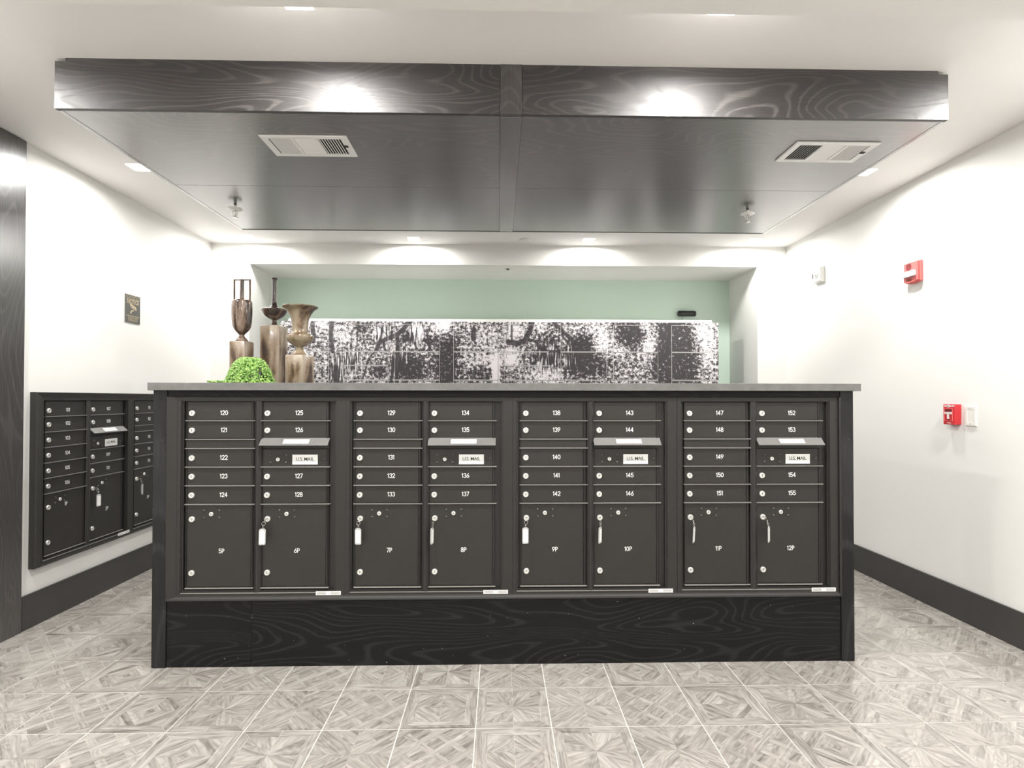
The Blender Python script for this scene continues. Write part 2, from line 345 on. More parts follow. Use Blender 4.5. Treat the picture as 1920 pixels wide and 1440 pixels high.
def figures(b, txt, c, hgt, d=.0005, mi=0):
    # rounded single-stroke figures, drawn as thin raised ribbons facing -y
    wd = sum(GLY[ch][0] for ch in txt)+.05*(len(txt)-1); x = -wd/2
    k = 0
    for ch in txt:
        for st in GLY[ch][1]:
            for (ax, az), (bx, bz) in zip(st, st[1:]):
                L = math.hypot(bx-ax, bz-az) or 1; ux, uz = (bx-ax)/L*_w, (bz-az)/L*_w
                P = [(ax-ux*.5-uz, az-uz*.5+ux), (ax-ux-uz*.4, az-uz+ux*.4), (ax-ux+uz*.4, az-uz-ux*.4), (ax-ux*.5+uz, az-uz*.5-ux), (bx+ux*.5+uz, bz+uz*.5-ux), (bx+ux+uz*.4, bz+uz+ux*.4*-1), (bx+ux-uz*.4, bz+uz+ux*.4), (bx+ux*.5-uz, bz+uz*.5+ux)]
                k += 1
                b.add([(c[0]+(x+p[0])*hgt, c[1]-d-k*.00001, c[2]+(p[1]-.5)*hgt) for p in P], [tuple(range(8))], mi)
        x += GLY[ch][0]+.05
    return b
def tag(o, label=None, cat=None, group=None, kind=None):
    if label: o['label'] = label
    if cat: o['category'] = cat
    if group: o['group'] = group
    if kind: o['kind'] = kind
    return o
def empty(name, loc, label, cat, group=None, rz=0., zero=None):
    """an Empty at a thing's base; zero = that base expressed in the coordinates its parts are drawn in"""
    o = bpy.data.objects.new(name, None); COL.objects.link(o); o.empty_display_size = .1
    o.location = loc; o.rotation_euler = (0, 0, rz); tag(o, label, cat, group)
    ORIG[o.name] = Vector(zero if zero is not None else (0, 0, 0))
    o['_zero'] = tuple(zero if zero is not None else (0., 0., 0.))
    return o
def struct(o): o['kind'] = 'structure'; return o

# ------------------------------------------------------------------ the room shell
T = .12
struct(MB().box(XL-T, XL, YF, YN+T, 0, HC+.1).build('wall_left', M['wall']))
struct(MB().box(XR, XR+T, YF, YN+T, 0, HC+.1).build('wall_right', M['wall']))
struct(MB().box(XL-T, XR+T, YF-T, YF, 0, HC+.1).build('wall_front', M['wall']))
wb = MB().box(XL, NL, YB, YN+T, 0, HC+.1).box(NR, XR, YB, YN+T, 0, HC+.1).box(NL, NR, YB, YN+T, HN, HC+.1)
struct(wb.build('wall_back', M['wall']))
struct(MB().box(NL, NR, YN, YN+T, 0, HN).build('wall_niche', M['green']))
struct(MB().box(XL, XR, YBULK, YB, HC, HC+.1).build('ceiling', M['ceiling']))
struct(MB().box(XL, XR, YF, YBULK, HB, HC+.1).build('ceiling_bulkhead', M['ceiling']))
BH = .192
def base(name, x0, x1, y0, y1):
    struct(MB().box(x0, x1, y0, y1, 0, BH).build(name, M['base'], bevel=.003))
base('baseboard_left', XL, XL+.014, 3.135, YB); base('baseboard_right', XR-.014, XR, YF, YB)
base('baseboard_back', XL+.014, NL, YB-.014, YB); base('baseboard_rear', NR, XR-.014, YB-.014, YB)

# floor: one mesh of inlaid pieces over a grout bed
TS, TX0, TY0 = .3, -.0906, 2.4893
def clip(poly, a, b, c):
    out = []
    for i in range(len(poly)):
        p, q = poly[i], poly[(i+1) % len(poly)]; dp, dq = a*p[0]+b*p[1]-c, a*q[0]+b*q[1]-c
        if dp <= 0: out.append(p)
        if dp*dq < 0: t = dp/(dp-dq); out.append((p[0]+(q[0]-p[0])*t, p[1]+(q[1]-p[1])*t))
    return out
def rot(poly, k):
    for _ in range(k % 4): poly = [(-y, x) for x, y in poly]
    return poly
h = .4935
SQ = [(-h, -h), (h, -h), (h, h), (-h, h)]
def band(poly, a, b, lo, hi): return clip(clip(poly, a, b, hi), -a, -b, -lo)
r2 = math.sqrt(.5)
def tile_kinds():
    K = [[], [], [], []]
    # 0: four fans of diagonal planks meeting at the centre
    for k in range(4):
        q = [(0, 0), (h, 0), (h, h), (0, h)]
        ed = [-.5, -.36, -.235, -.115, 0, .115, .235, .36, .5]
        for i in range(8):
            p = band(q, 1, -1, ed[i], ed[i+1])
            if 0 < i < 7 and i % 2: ps = [clip(p, 1, 1, .52+.1*((i+k) % 3)), clip(p, -1, -1, -(.52+.1*((i+k) % 3)))]
            else: ps = [p]
            for p2 in ps: K[0].append((rot(p2, k), 45+90*k, -.05 if i in (0, 7) else 0))
    # 1: diagonal lattice
    e = [-.71, -.625, -.535, -.335, -.245, -.045, .045, .245, .335, .535, .625, .71]
    for i in range(11):
        b1 = band(SQ, -r2, r2, e[i], e[i+1])
        if i % 2: # narrow, continuous
            K[1].append((b1, 45, .06)); continue
        for j in range(11):
            c = band(b1, r2, r2, e[j], e[j+1])
            if j % 2: K[1].append((c, 135, .05))
            else:
                mid = (e[i]+e[i+1])/2
                K[1].append((clip(c, -r2, r2, mid), 45, -.02)); K[1].append((clip(c, r2, -r2, -mid), 45, -.06))
    # 2: framed concentric diamonds
    for k in range(4):
        K[2].append((rot([(-h, h), (h, h), (.42, .42), (-.42, .42)], k), 90*k, -.07))
        K[2].append((rot([(-.42, .42), (.42, .42), (.34, .34), (-.34, .34)], k), 90*k, .06))
        q = [(0, 0), (.34, 0), (.34, .34), (0, .34)]
        for lo, hi, t in ((.46, .7, .06), (.34, .46, -.11), (.24, .34, .04), (.14, .24, -.02), (.07, .14, .06), (0, .07, -.1)):
            K[2].append((rot(band(q, 1, 1, lo, hi), k), 135+90*k, t))
    # 3: eight-rayed star
    for k in range(8):
        a0, a1 = PI/4*k, PI/4*(k+1)
        w = [(0, 0), (math.cos(a0), math.sin(a0)), (math.cos(a1), math.sin(a1))]
        s_ = w
        for q in range(4):
            s_ = clip(s_, math.cos(PI/2*q), math.sin(PI/2*q), h)
        mid = (a0+a1)/2; ca, sa = (1, 0) if abs(math.cos(mid)) > abs(math.sin(mid)) else (0, 1)
        sg = 1 if (math.cos(mid) if ca else math.sin(mid)) > 0 else -1
        inner = clip(s_, ca*sg, sa*sg, .37); outer = clip(s_, -ca*sg, -sa*sg, -.37)
        am = math.degrees(mid)
        K[3].append((inner, am, [-.09, .04, .02, -.05, .06, -.02, .07, -.03][k])); K[3].append((outer, 90 if ca else 0, .03 if k % 2 else -.05))
    return [[t for t in k if len(t[0]) > 2] for k in K]
KT = tile_kinds()
fv, ff, ftone, fuv, fm = [], [], [], [], []
i0, i1 = int(math.floor((XL-TX0)/TS)), int(math.ceil((XR-TX0)/TS)); j0, j1 = int(math.floor((YF-TY0)/TS)), int(math.ceil((YN-TY0)/TS))
for i in range(i0, i1):
    for j in range(j0, j1):
        cx, cyy = TX0+(i+.5)*TS, TY0+(j+.5)*TS; tt = random.uniform(-.035, .035)
        x0, x1, y0, y1 = max(XL, TX0+i*TS), min(XR, TX0+(i+1)*TS), max(YF, TY0+j*TS), min(YN, TY0+(j+1)*TS)
        def addp(poly, z, tone, ang, mi):
            for a, b, c in ((1, 0, x1), (-1, 0, -x0), (0, 1, y1), (0, -1, -y0)): poly = clip(poly, a, b, c)
            if len(poly) < 3: return
            o = len(fv); fv.extend([(x, y, z) for x, y in poly]); ff.append(tuple(range(o, o+len(poly))))
            ca, sa = math.cos(math.radians(ang)), math.sin(math.radians(ang)); ox, oy = random.random()*20, random.random()*20
            for x, y in poly:
                dx, dy = x-cx, y-cyy; fuv.extend((dx*ca+dy*sa+ox, -dx*sa+dy*ca+oy)); ftone.extend((tone, tone, tone, 1))
            fm.append(mi)
        addp([(cx-h*TS, cyy-h*TS), (cx+h*TS, cyy-h*TS), (cx+h*TS, cyy+h*TS), (cx-h*TS, cyy+h*TS)], -.0006, .5, 0, 2)
        for poly, ang, t in KT[(i+j) % 4]:
            P = [(cx+x*TS, cyy+y*TS) for x, y in poly]
            mx, my = sum(p[0] for p in P)/len(P), sum(p[1] for p in P)/len(P)
            P2 = []
            for x, y in P:
                d = math.hypot(x-mx, y-my); k = max(0, 1-.0009/max(d, .001)); P2.append((mx+(x-mx)*k, my+(y-my)*k))
            addp(P2, 0, .5+t*.9+tt+random.uniform(-.075, .075), ang, 0)
o = len(fv); fv += [(XL, YF, -.0012), (XR, YF, -.0012), (XR, YN, -.0012), (XL, YN, -.0012)]; ff.append((o, o+1, o+2, o+3)); fm.append(1)
fuv.extend([0]*8); ftone.extend([.5, .5, .5, 1]*4)
me = bpy.data.meshes.new('floor'); me.from_pydata(fv, [], ff)
for k in ('tile', 'grout', 'inlay'): me.materials.append(M[k])
me.polygons.foreach_set('material_index', fm)
ul = me.uv_layers.new(name='grain'); ul.data.foreach_set('uv', fuv)
ca_ = me.color_attributes.new('tone', 'FLOAT_COLOR', 'CORNER'); ca_.data.foreach_set('color', ftone)
fo = bpy.data.objects.new('floor', me); COL.objects.link(fo); struct(fo)

# ------------------------------------------------------------------ downlights
def downlight(x, y, z, label, group, cover=0):
    t = empty('recessed_downlight', (x, y, z), label, 'ceiling light', group)
    MB().loops([(-.062, .062, -.062, .062, 0), (-.062, .062, -.062, .062, -.003), (-.052, .052, -.052, .052, -.004), (-.050, .050, -.050, .050, -.001)])\
        .build('trim_ring', M['plastic'], t).rotation_euler = (-PI/2, 0, 0)
    MB().box(-.050, .050, -.050, .050, -.0015, -.0003).build('diffuser', M['lamp'], t)
    l = bpy.data.lights.new('downlight_lamp', 'AREA'); l.shape = 'SQUARE'; l.size = .098; l.energy = LAMP_ADDED_W if z < HB+.01 else (LAMP_FRONT_W if y < 2.2 else LAMP_W); l.spread = math.radians(LAMP_SPREAD)
    l.color = (1, .985, .955)
    lo = bpy.data.objects.new('downlight_lamp', l); COL.objects.link(lo); lo.parent = t; lo.location = (0, 0, -.005)
G = 'recessed square ceiling lights'
for px, py, lb in ((260, 314, 'square ceiling light beside the wood canopy, above the left wall'),
                   (1621, 323, 'square ceiling light beside the wood canopy, above the right wall'),
                   (463, 443, 'small square ceiling light in the left back corner of the ceiling'),
                   (776, 448, 'square ceiling light behind the canopy, second from the left in the back row'),
                   (1104, 450, 'square ceiling light behind the canopy, just right of the round disc'),
                   (1413, 450, 'small square ceiling light in the right back corner of the ceiling')):
    p = at(px, py, 2, HC); downlight(p.x, p.y, HC, lb, G)
downlight(-.735, 1.988, HC, 'square ceiling light in front of the canopy, above the left half of the counter', G)
downlight(.827, 1.978, HC, 'square ceiling light in front of the canopy, above the right half of the counter', G)
downlight(-2.24, 1.99, HC, 'square ceiling light in front of the canopy, close to the left wall', G)
downlight(2.31, 1.975, HC, 'square ceiling light in front of the canopy, close to the right wall', G)
for x, w in ((-1.5, 'left'), (0., 'middle'), (1.5, 'right')):  # unseen lamp rows added to light the counter front
    downlight(x, .45, HB, 'added unseen ceiling light in the lower ceiling, %s of the near row' % w, G)
    downlight(x, -1.4, HB, 'added unseen ceiling light in the lower ceiling, %s of the far row' % w, G)

# ------------------------------------------------------------------ wood canopy
cv = empty('wood_canopy', ((SL+SR)/2, (YS1+YS2)/2, HS), 'long dark oak clad canopy hanging under the ceiling over the counter', 'ceiling canopy', zero=((SL+SR)/2, (YS1+YS2)/2, HS))
SX0, SX1 = .004, .097
def cpart(name, x0, x1, y0, y1, z0, z1, mt, bv=.0015):
    c = ((x0+x1)/2, (y0+y1)/2, (z0+z1)/2); return MB().box(x0, x1, y0, y1, z0, z1).build(name, mt, cv, c, bevel=bv)
HT = HC-.014
def fasc(x0, x1, e0, e1):
    pts = [(x0, HS), (x1, HS)]
    pts += [(x1, HT), (x1-.044, HT), (x1-.044, HC)] if e1 else [(x1, HC)]
    pts += [(x0+.044, HC), (x0+.044, HT), (x0, HT)] if e0 else [(x0, HC)]
    return MB().prism(pts, YS1, YS1+.02).build('fascia_board', M['canopyF'], cv, ((x0+x1)/2+(.37 if e1 else 0), YS1, HS+(.23 if e1 else .1)))
fasc(SL, SX0-.001, 1, 0); fasc(SX1+.001, SR, 0, 1)
cpart('fascia_joint', SX0, SX1, YS1-.003, YS1+.02, HS, HC, M['panelV'])
cpart('side_board', SL, SL+.02, YS1+.02, YS2, HS, HT, M['canopyY']); cpart('side_board', SR-.02, SR, YS1+.02, YS2, HS, HT, M['canopyY'])
cpart('back_board', SL+.02, SR-.02, YS2-.02, YS2, HS, HC, M['canopyF'])
for a, b in ((SL+.02, SX0-.001), (SX1+.001, SR-.02)):
    cpart('soffit_panel', a, b, YS1+.021, 3.19, HS+.001, HS+.018, M['canopyB'], .0012); cpart('soffit_panel', a, b, 3.193, YS2-.021, HS+.001, HS+.018, M['canopyB'], .0012)
cpart('soffit_joint', SX0, SX1, YS1+.02, YS2-.02, HS-.003, HS+.018, M['canopyY'])
cpart('core', SL+.044, SR-.044, YS1+.021, YS2-.021, HS+.019, HC, M['dark'], 0)

# air vents
def vent(cx, cy_, label, flip):
    t = empty('ceiling_air_vent', (cx, cy_, HS), label, 'air vent', 'air vents in the canopy')
    w, d = .2025, .107
    MB().loops([(-w, w, -d, d, 0), (-w, w, -d, d, -.004), (-w+.004, w-.004, -d+.004, d-.004, -.008), (-w+.034, w-.034, -d+.028, d-.028, -.006), (-w+.034, w-.034, -d+.028, d-.028, -.001)])\
        .build('vent_frame', M['vent'], t).rotation_euler = (PI/2, 0, 0)
    iw, idp = w-.034, d-.028
    MB().box(-iw, iw, -idp, idp, -.0012, -.0002).build('vent_backing', M['dark'], t)
    s3 = iw*2/3
    for k in range(2): MB().box(-iw+s3*(k+1)-.006, -iw+s3*(k+1)+.006, -idp, idp, -.008, -.003).build('vent_bar', M['vent'], t)
    MB().box(iw-.001, iw+.018, -.02, .0, -.009, -.0045).build('damper_slot', M['dark'], t)
    def slat(c, ln, wd, tilt, along_y):
        b = MB(); ct, st = math.cos(tilt)*wd/2, math.sin(tilt)*wd/2; z = -.0055
        if along_y: P = [(c-ct, -ln, z-st), (c+ct, -ln, z+st), (c+ct, ln, z+st), (c-ct, ln, z-st)]
        else: P = [(c[0]-ln, c[1]-ct, z-st), (c[0]+ln, c[1]-ct, z-st), (c[0]+ln, c[1]+ct, z+st), (c[0]-ln, c[1]+ct, z+st)]
        Q = [(x, y, zz+.0008) for x, y, zz in P]
        b.add(P+Q, [(0, 1, 2, 3), (7, 6, 5, 4), (0, 4, 5, 1), (1, 5, 6, 2), (2, 6, 7, 3), (3, 7, 4, 0)])
        b.build('vent_slat', M['vent'], t)
    for k in range(8):
        x = .006+(s3-.012)*(k+.5)/8
        slat(-iw+x, idp, .0100, .55, True)        # left bank throws left
        slat(iw-x, idp, .0100, -.55, True)        # right bank throws right
    for k in range(11): slat((0, -idp+2*idp*(k+.5)/11), s3/2-.007, .0118, -.42, False)
    return t
vent(-.9135, 2.673, 'white metal air vent in the left half of the canopy underside', 0)
vent(1.613, 2.677, 'white metal air vent in the right half of the canopy underside', 1)

# sprinklers
def sprinkler(x, y, z, label):
    t = empty('fire_sprinkler', (x, y, z), label, 'sprinkler', 'pendent sprinklers under the canopy')
    MB().lathe([(.009, 0), (.009, -.028)], seg=16).build('drop_pipe', M['steel'], t)
    MB().lathe([(.012, -.024), (.042, -.030), (.044, -.034), (.030, -.040), (.010, -.040)], seg=28).build('escutcheon', M['plastic'], t)
    a = MB()
    for s in (-1, 1): a.tube([(.006*s, 0, -.038), (.016*s, 0, -.052), (.014*s, 0, -.066), (.003*s, 0, -.078)], .0022, 6)
    a.lathe([(.003, -.04), (.003, -.078)], seg=8); a.lathe([(.006, -.076), (.006, -.082)], seg=12)
    a.build('sprinkler_frame', M['steel'], t)
    MB().lathe([(.004, -.083), (.017, -.084), (.017, -.086), (.004, -.086)], seg=20).build('deflector', M['steel'], t)
sprinkler(-1.655, 3.488, HS, 'pendent fire sprinkler under the left part of the canopy'); sprinkler(1.592, 3.491, HS, 'pendent fire sprinkler under the right part of the canopy')
p = at(985, 450, 2, HC)
tag(MB().lathe([(.060, 0), (.060, -.006), (.052, -.010), (.006, -.011)], c=(0, 0, 0), seg=40).build('round_ceiling_disc', M['plastic'], None, (0, 0, 0)), 'plain round white disc on the ceiling between the two middle back lights', 'ceiling disc').location = (p.x, p.y, HC)
p = at(952, 504, 2, HN)
t = empty('recessed_sprinkler', (p.x, p.y, HN), 'small recessed sprinkler in the underside of the niche opening', 'sprinkler')
MB().lathe([(.030, 0), (.033, -.002), (.022, -.004), (.021, -.001)], seg=28).build('ring', M['plastic'], t)
MB().lathe([(.022, -.0006), (.022, -.0016)], seg=28).build('recess', M['dark'], t)
MB().lathe([(.007, -.0016), (.007, -.010), (.012, -.012), (.012, -.014)], seg=16).build('sprinkler_head', M['steel'], t)

# ------------------------------------------------------------------ wood panel on the left wall
wp = empty('wood_wall_panel', (XL, 2.6, 0), 'tall dark oak panel on the left wall from floor to ceiling', 'wall panel', zero=(XL, 2.6, 0))
MB().box(XL, XL+.018, 2.2, 3.13, 0, HC-.003).build('board', M['panelV'], wp, (XL, 2.6, 1.3), bevel=.002)

# ------------------------------------------------------------------ counter
CX0, CX1, CYB = -1.667, 1.759, 3.66
cc = empty('counter_cabinet', (.046, YC+.4, 0), 'long black stained oak counter body holding the mailbox units', 'counter', zero=(.046, YC+.4, 0))
def kpart(name, x0, x1, y0, y1, z0, z1, mt, bv=.0015):
    c = ((x0+x1)/2, (y0+y1)/2, (z0+z1)/2); return MB().box(x0, x1, y0, y1, z0, z1).build(name, mt, cc, c, bevel=bv)
SXL, SXR = -1.600, 1.694
kpart('corner_stile', CX0, SXL, YC, YC+.03, 0, 1.334, M['blackwoodV']); kpart('corner_stile', SXR, CX1, YC, YC+.03, 0, 1.334, M['blackwoodV'])
kpart('kick_panel', SXL+.0008, -1.1955, YC+.006, YC+.03, 0, .32, M['blackwoodH'], .0008); kpart('kick_panel', -1.1943, SXR-.0008, YC+.006, YC+.03, 0, .32, M['blackwoodH'], .0008)
kpart('top_rail', SXL+.0008, SXR-.0008, YC+.003, YC+.03, 1.300, 1.334, M['blackwoodH'])
kpart('side_panel', CX0, CX0+.02, YC+.03, CYB, 0, 1.334, M['blackwoodV']); kpart('side_panel', CX1-.02, CX1, YC+.03, CYB, 0, 1.334, M['blackwoodV'])
kpart('back_panel', CX0+.02, CX1-.02, CYB-.02, CYB, 0, 1.334, M['blackwoodH'])
tag(MB().box(-1.680, 1.783, 2.678, 3.69, 1.334, 1.371).build('countertop', M['stone'], None, (.05, 3.2, 1.334), bevel=.002),
    'long grey stone countertop lying on the black mailbox counter', 'countertop')

# ------------------------------------------------------------------ mailboxes
# unit coordinates: x from the left door edge, y towards the wall (0 = flange face), z from the floor
DW, C2, UW = .327, .3615, .8092
ZTOP, ZBOT = 1.278, .381
DF = .0125            # door face depth
LOCK = None
def lock_geo(b, c, r=.0135, d=.009, front=DF):
    b.lathe([(r*1.05, 0), (r*1.05, .002), (r, .003), (r, d-.0015), (r-.0015, d), (r*.55, d+.0004), (r*.52, d-.0012)], c=(c[0], c[1], c[2]), axis='y', seg=20, mi=0)
    b.box(c[0]-.0012, c[0]+.0012, c[1]-d-.0006, c[1]-d+.002, c[2]-r*.42, c[2]+r*.42, 1)
def add_lock(name, x, z, par, r=.0135, d=.009):
    b = MB(); lock_geo(b, (x, DF, z), r, d); return b.build(name, [M['chrome'], M['keyway']], par, (x, DF, z))
def add_rivet(x, z, par, mt='rivet'):
    return MB().lathe([(.0062, 0), (.0060, .0018), (.0042, .0038), (.001, .0046)], c=(x, DF, z), axis='y', seg=12).build('rivet', M[mt], par, (x, DF, z))
def add_number(txt, x, z, par, size=.0265):
    return figures(MB(), txt, (x, DF, z), .0222).build('door_number', M['white'], par, (x, DF, z), recalc=False)
def door_panel(name, x0, z0, z1, par):
    b = MB().box(x0+.004, x0+DW-.018, DF, DF+.012, z0+.004, z1-.001)
    b.box(x0+DW-.016, x0+DW-.010, DF-.002, DF+.012, z0+.004, z1-.001); b.box(x0, x0+.003, DF-.003, DF+.012, z0+.004, z1-.001)
    b.box(x0+DW-.008, x0+DW-.005, DF-.001, DF+.012, z0+.004, z1-.001)
    return b.build(name, M['metal'], par, (x0+DW/2, DF+.005, (z0+z1)/2), bevel=.0007)
def mail_door(num, x0, z1, z0, par):
    d = door_panel('mailbox_door', x0, z0, z1, par)
    zl = z1-.055 if z1 > 1.2 else (z0+z1)/2-.002
    add_lock('lock', x0+.026, zl, d)
    add_number(num, x0+.178, zl+.003, d)
def parcel_door(num, x0, z1, par, lower=False, full=True):
    d = door_panel('parcel_door', x0, ZBOT, z1, par)
    dz = (z1-.783)
    for dx in (.085, .158):
        for zz in (.752, .718): add_rivet(x0+dx, zz+dz, d)
    add_lock('master_lock', x0+.120, .735+dz, d, .0100, .006)
    add_lock('lock', x0+.029, (.711 if full else .69)+dz*1.2, d); add_lock('lower_lock', x0+.029, .452, d)
    add_number(num, x0+.170, (.557 if not lower else .70+dz), d)
    return d
def rails(x0, zs, par, hood=None):
    for z in zs:
        b = MB().box(x0-.004, x0+DW+.004, .003, DF+.01, z-.0026, z+.0024)
        b.build('door_rail', M['rail'], par, (x0+DW/2, .008, z), bevel=.0008)
def mail_unit(loc, rz, label, group, cols, deep=.30, sx=1.):
    z0u = .345
    t = empty('mailbox_unit', (loc[0], loc[1], z0u), label, 'mailbox unit', group, rz, zero=(0, 0, z0u))
    t.scale = (sx, 1, 1)
    fl, fr, ft, fb = -.0385, UW-.0395, 1.3025, .345
    ol, orr, ot, ob = -.018, .7155, 1.284, .358
    f = MB()
    f.loops([(fl, fr, fb, ft, .02), (fl, fr, fb, ft, .0), (ol-.004, orr+.008, ob, ot, 0), (ol-.004, orr+.008, ob, ot, .004), (ol, orr+.004, ob+.002, ot-.002, .0045), (ol, orr+.004, ob+.002, ot-.002, .009),
             (ol+.006, orr-.002, ob+.01, ot-.003, .0095), (ol+.006, orr-.002, ob+.01, ot-.003, DF+.012)])
    f.box(fl, fr, DF+.0125, deep, fb, ft)
    f.build('unit_frame', M['metal2'], t, (fl, 0, fb))
    # rounded mullion between the two columns
    mx = (DW+C2)/2; mm = MB(); prof = []
    w = (C2-DW)/2-.001
    for k in range(9):
        a = PI*k/8; prof.append((mx-math.cos(a)*w*.55, .004-math.sin(a)*.006))
    prof = [(mx-w, .013), (mx-w, .005)]+prof+[(mx+w, .005), (mx+w, .013)]
    n = len(prof); vs = [(x, y, ob+.002) for x, y in prof]+[(x, y, ot-.002) for x, y in prof]
    mm.add(vs, [(i, i+1, i+1+n, i+n) for i in range(n-1)], 0, True); mm.add(vs, [tuple(range(n)), tuple(range(2*n-1, n-1, -1))])
    mm.build('mullion', M['metal2'], t, (mx, 0, .36))
    # worn bright sills
    MB().box(-.001, DW-.002, .004, .011, ZBOT-.004, ZBOT+.0005).box(C2-.001, C2+DW-.002, .004, .011, ZBOT-.004, ZBOT+.0005).build('door_sill', M['edge'], t, (.3, .005, ZBOT))
    MB().box(ol, orr, -.0008, .006, ob-.0022, ob+.0004).build('bottom_edge', M['edge'], t, (.3, 0, ob))
    for kind, x0, nums, pn in cols:
        z = ZTOP; r = []
        if kind == 'six':
            for k, nm in enumerate(nums): mail_door(nm, x0, ZTOP-.09*k, ZTOP-.09*(k+1), t); r.append(ZTOP-.09*(k+1))
            parcel_door(pn, x0, .738, t, lower=True)
        else:
            zt = [1.278, 1.187, 1.053, .963, .873]; zb = [1.187, 1.097, .963, .873, .783]
            if kind == 'plain':
                for nm, a, b in zip(nums, zt, zb): mail_door(nm, x0, a, b, t)
                r = zb+[1.053]
                MB().box(x0, x0+DW-.004, .009, DF+.01, 1.0995, 1.0505).build('blank_strip', M['metal'], t, (x0+.16, .01, 1.075))
            else:
                ks = (0, 1, 3, 4)
                for nm, k in zip(nums, ks): mail_door(nm, x0, zt[k], zb[k], t)
                r = [1.187, .963, .873, .783]
                # sloping hood over the mail slot
                hb = MB(); a, b_ = x0-.003, x0+DW-.001
                P = [(a, DF, 1.103), (a, -.022, 1.071), (a, -.022, 1.068), (a, DF, 1.093)]
                Q = [(b_, y, z_) for _, y, z_ in P]
                hb.add(P+Q, [(0, 1, 2, 3), (7, 6, 5, 4), (0, 4, 5, 1), (1, 5, 6, 2), (2, 6, 7, 3), (3, 7, 4, 0)])
                ho = hb.build('mail_slot_hood', M['hood'], t, (x0+.16, 0, 1.085))
                nx = Vector((0, -.032, .0345)).normalized()
                sb = MB()
                def onh(u, v, d=.0005): # u across, v 0..1 down the slope
                    return (u, DF+(-.022-DF)*v+nx.y*d, 1.103+(1.071-1.103)*v+nx.z*d)
                sb.add([onh(x0+.108, .2), onh(x0+.232, .2), onh(x0+.232, .8), onh(x0+.108, .8)], [(0, 1, 2, 3)], 0)
                vs, fs = text_geo('OUTGOING MAIL', 0.)
                sb.add([onh(x0+.170+x*.0125, .5-y*.0125/.047, .0008+zz*.0002) for x, y, zz in vs], fs, 1)
                sb.build('slot_sticker', [M['paper'], M['grey_ink']], ho, (x0+.17, 0, 1.087), recalc=False)
                MB().box(x0, x0+DW-.004, DF+.002, DF+.011, 1.052, 1.092).build('slot_recess', M['metal2'], t, (x0+.16, .01, 1.07))
                d = door_panel('outgoing_mail_door', x0, .963, 1.050, t)
                for dx in (.040, .115): add_rivet(x0+dx, 1.019, d); add_rivet(x0+dx, .983, d)
                add_rivet(x0+.296, 1.000, d); add_lock('lock', x0+.077, .999, d, .0092, .006)
                pb = MB().box(x0+.146, x0+.268, DF-.0008, DF, .974, 1.022, 0); pb.text('U.S. MAIL', (x0+.207, DF-.0009, 1.001), .0225, 1, .0003, 1.04, .006)
                pb.box(x0+.153, x0+.261, DF-.0011, DF-.0008, .9905, .9912, 1)
                pb.build('name_plate', [M['paper'], M['ink']], d, (x0+.207, DF, .998))
            pd = parcel_door(pn, x0, .783, t, full=True)
            if pn == '3P': pass
        rails(x0, r, t)
    # small bar-code style information sticker on the flange
    s = MB().box(.628, .748, -.0016, 0, .3455, .3640, 0)
    for k in range(3):
        s.box(.633, .676, -.0019, -.0016, .3495+.0045*k, .3508+.0045*k, 1); s.box(.700, .742, -.0019, -.0016, .3495+.0045*k, .3508+.0045*k, 1)
    s.build('info_sticker', [M['paper'], M['grey_ink']], t, (.69, 0, .355))
    return t
UX = [-1.512, -.7035, .1055, .9155]
YU = YC-.002
names = [('120', ['120', '121', '122', '123', '124'], '5P', ['125', '126', '127', '128'], '6P', 'leftmost black mailbox unit in the counter, doors numbered 120 to 128'),
         ('129', ['129', '130', '131', '132', '133'], '7P', ['134', '135', '136', '137'], '8P', 'second black mailbox unit from the left in the counter, doors 129 to 137'),
         ('138', ['138', '139', '140', '141', '142'], '9P', ['143', '144', '145', '146'], '10P', 'third black mailbox unit from the left in the counter, doors 138 to 146'),
         ('147', ['147', '148', '149', '150', '151'], '11P', ['152', '153', '154', '155'], '12P', 'rightmost black mailbox unit in the counter, doors numbered 147 to 155')]
for ux, (_, a, pa, b, pb, lb) in zip(UX, names):
    mail_unit((ux, YU, 0), 0, lb, 'mailbox units in the counter front', [('plain', 0, a, pa), ('hood', C2, b, pb)], deep=.06)
# trim frame around the four units
def surround(name, loc, rz, x0, x1, ox0, ox1, oz0, oz1, label, back, sx=1.):
    t = empty(name, (loc[0], loc[1], oz0), label, 'trim frame', None, rz, zero=(0, 0, oz0))
    iz0, iz1 = .345, 1.3025
    f = MB()
    f.loops([(ox0, ox1, oz0, oz1, back), (ox0, ox1, oz0, oz1, -.004), (ox0+.003, ox1-.003, oz0+.003, oz1-.003 if oz1 > 1.31 else oz1, -.010), (ox0+.012, ox1-.012, oz0+.010, oz1-.012 if oz1 > 1.31 else oz1, -.008),
             (x0-.004, x1+.004, iz0-.006, iz1+(.004 if oz1 > 1.31 else 0), -.003), (x0, x1, iz0, iz1, -.001), (x0, x1, iz0, iz1, back)])
    f.build('trim_molding', M['metal2'], t, (x0, 0, oz0)); return t
surround('mailbox_trim', (0, YU, 0), 0, UX[0]-.0385, UX[3]+UW-.0395, -1.5985, 1.6935, .3215, 1.3035, 'black metal trim frame around the four mailbox units in the counter', .02)

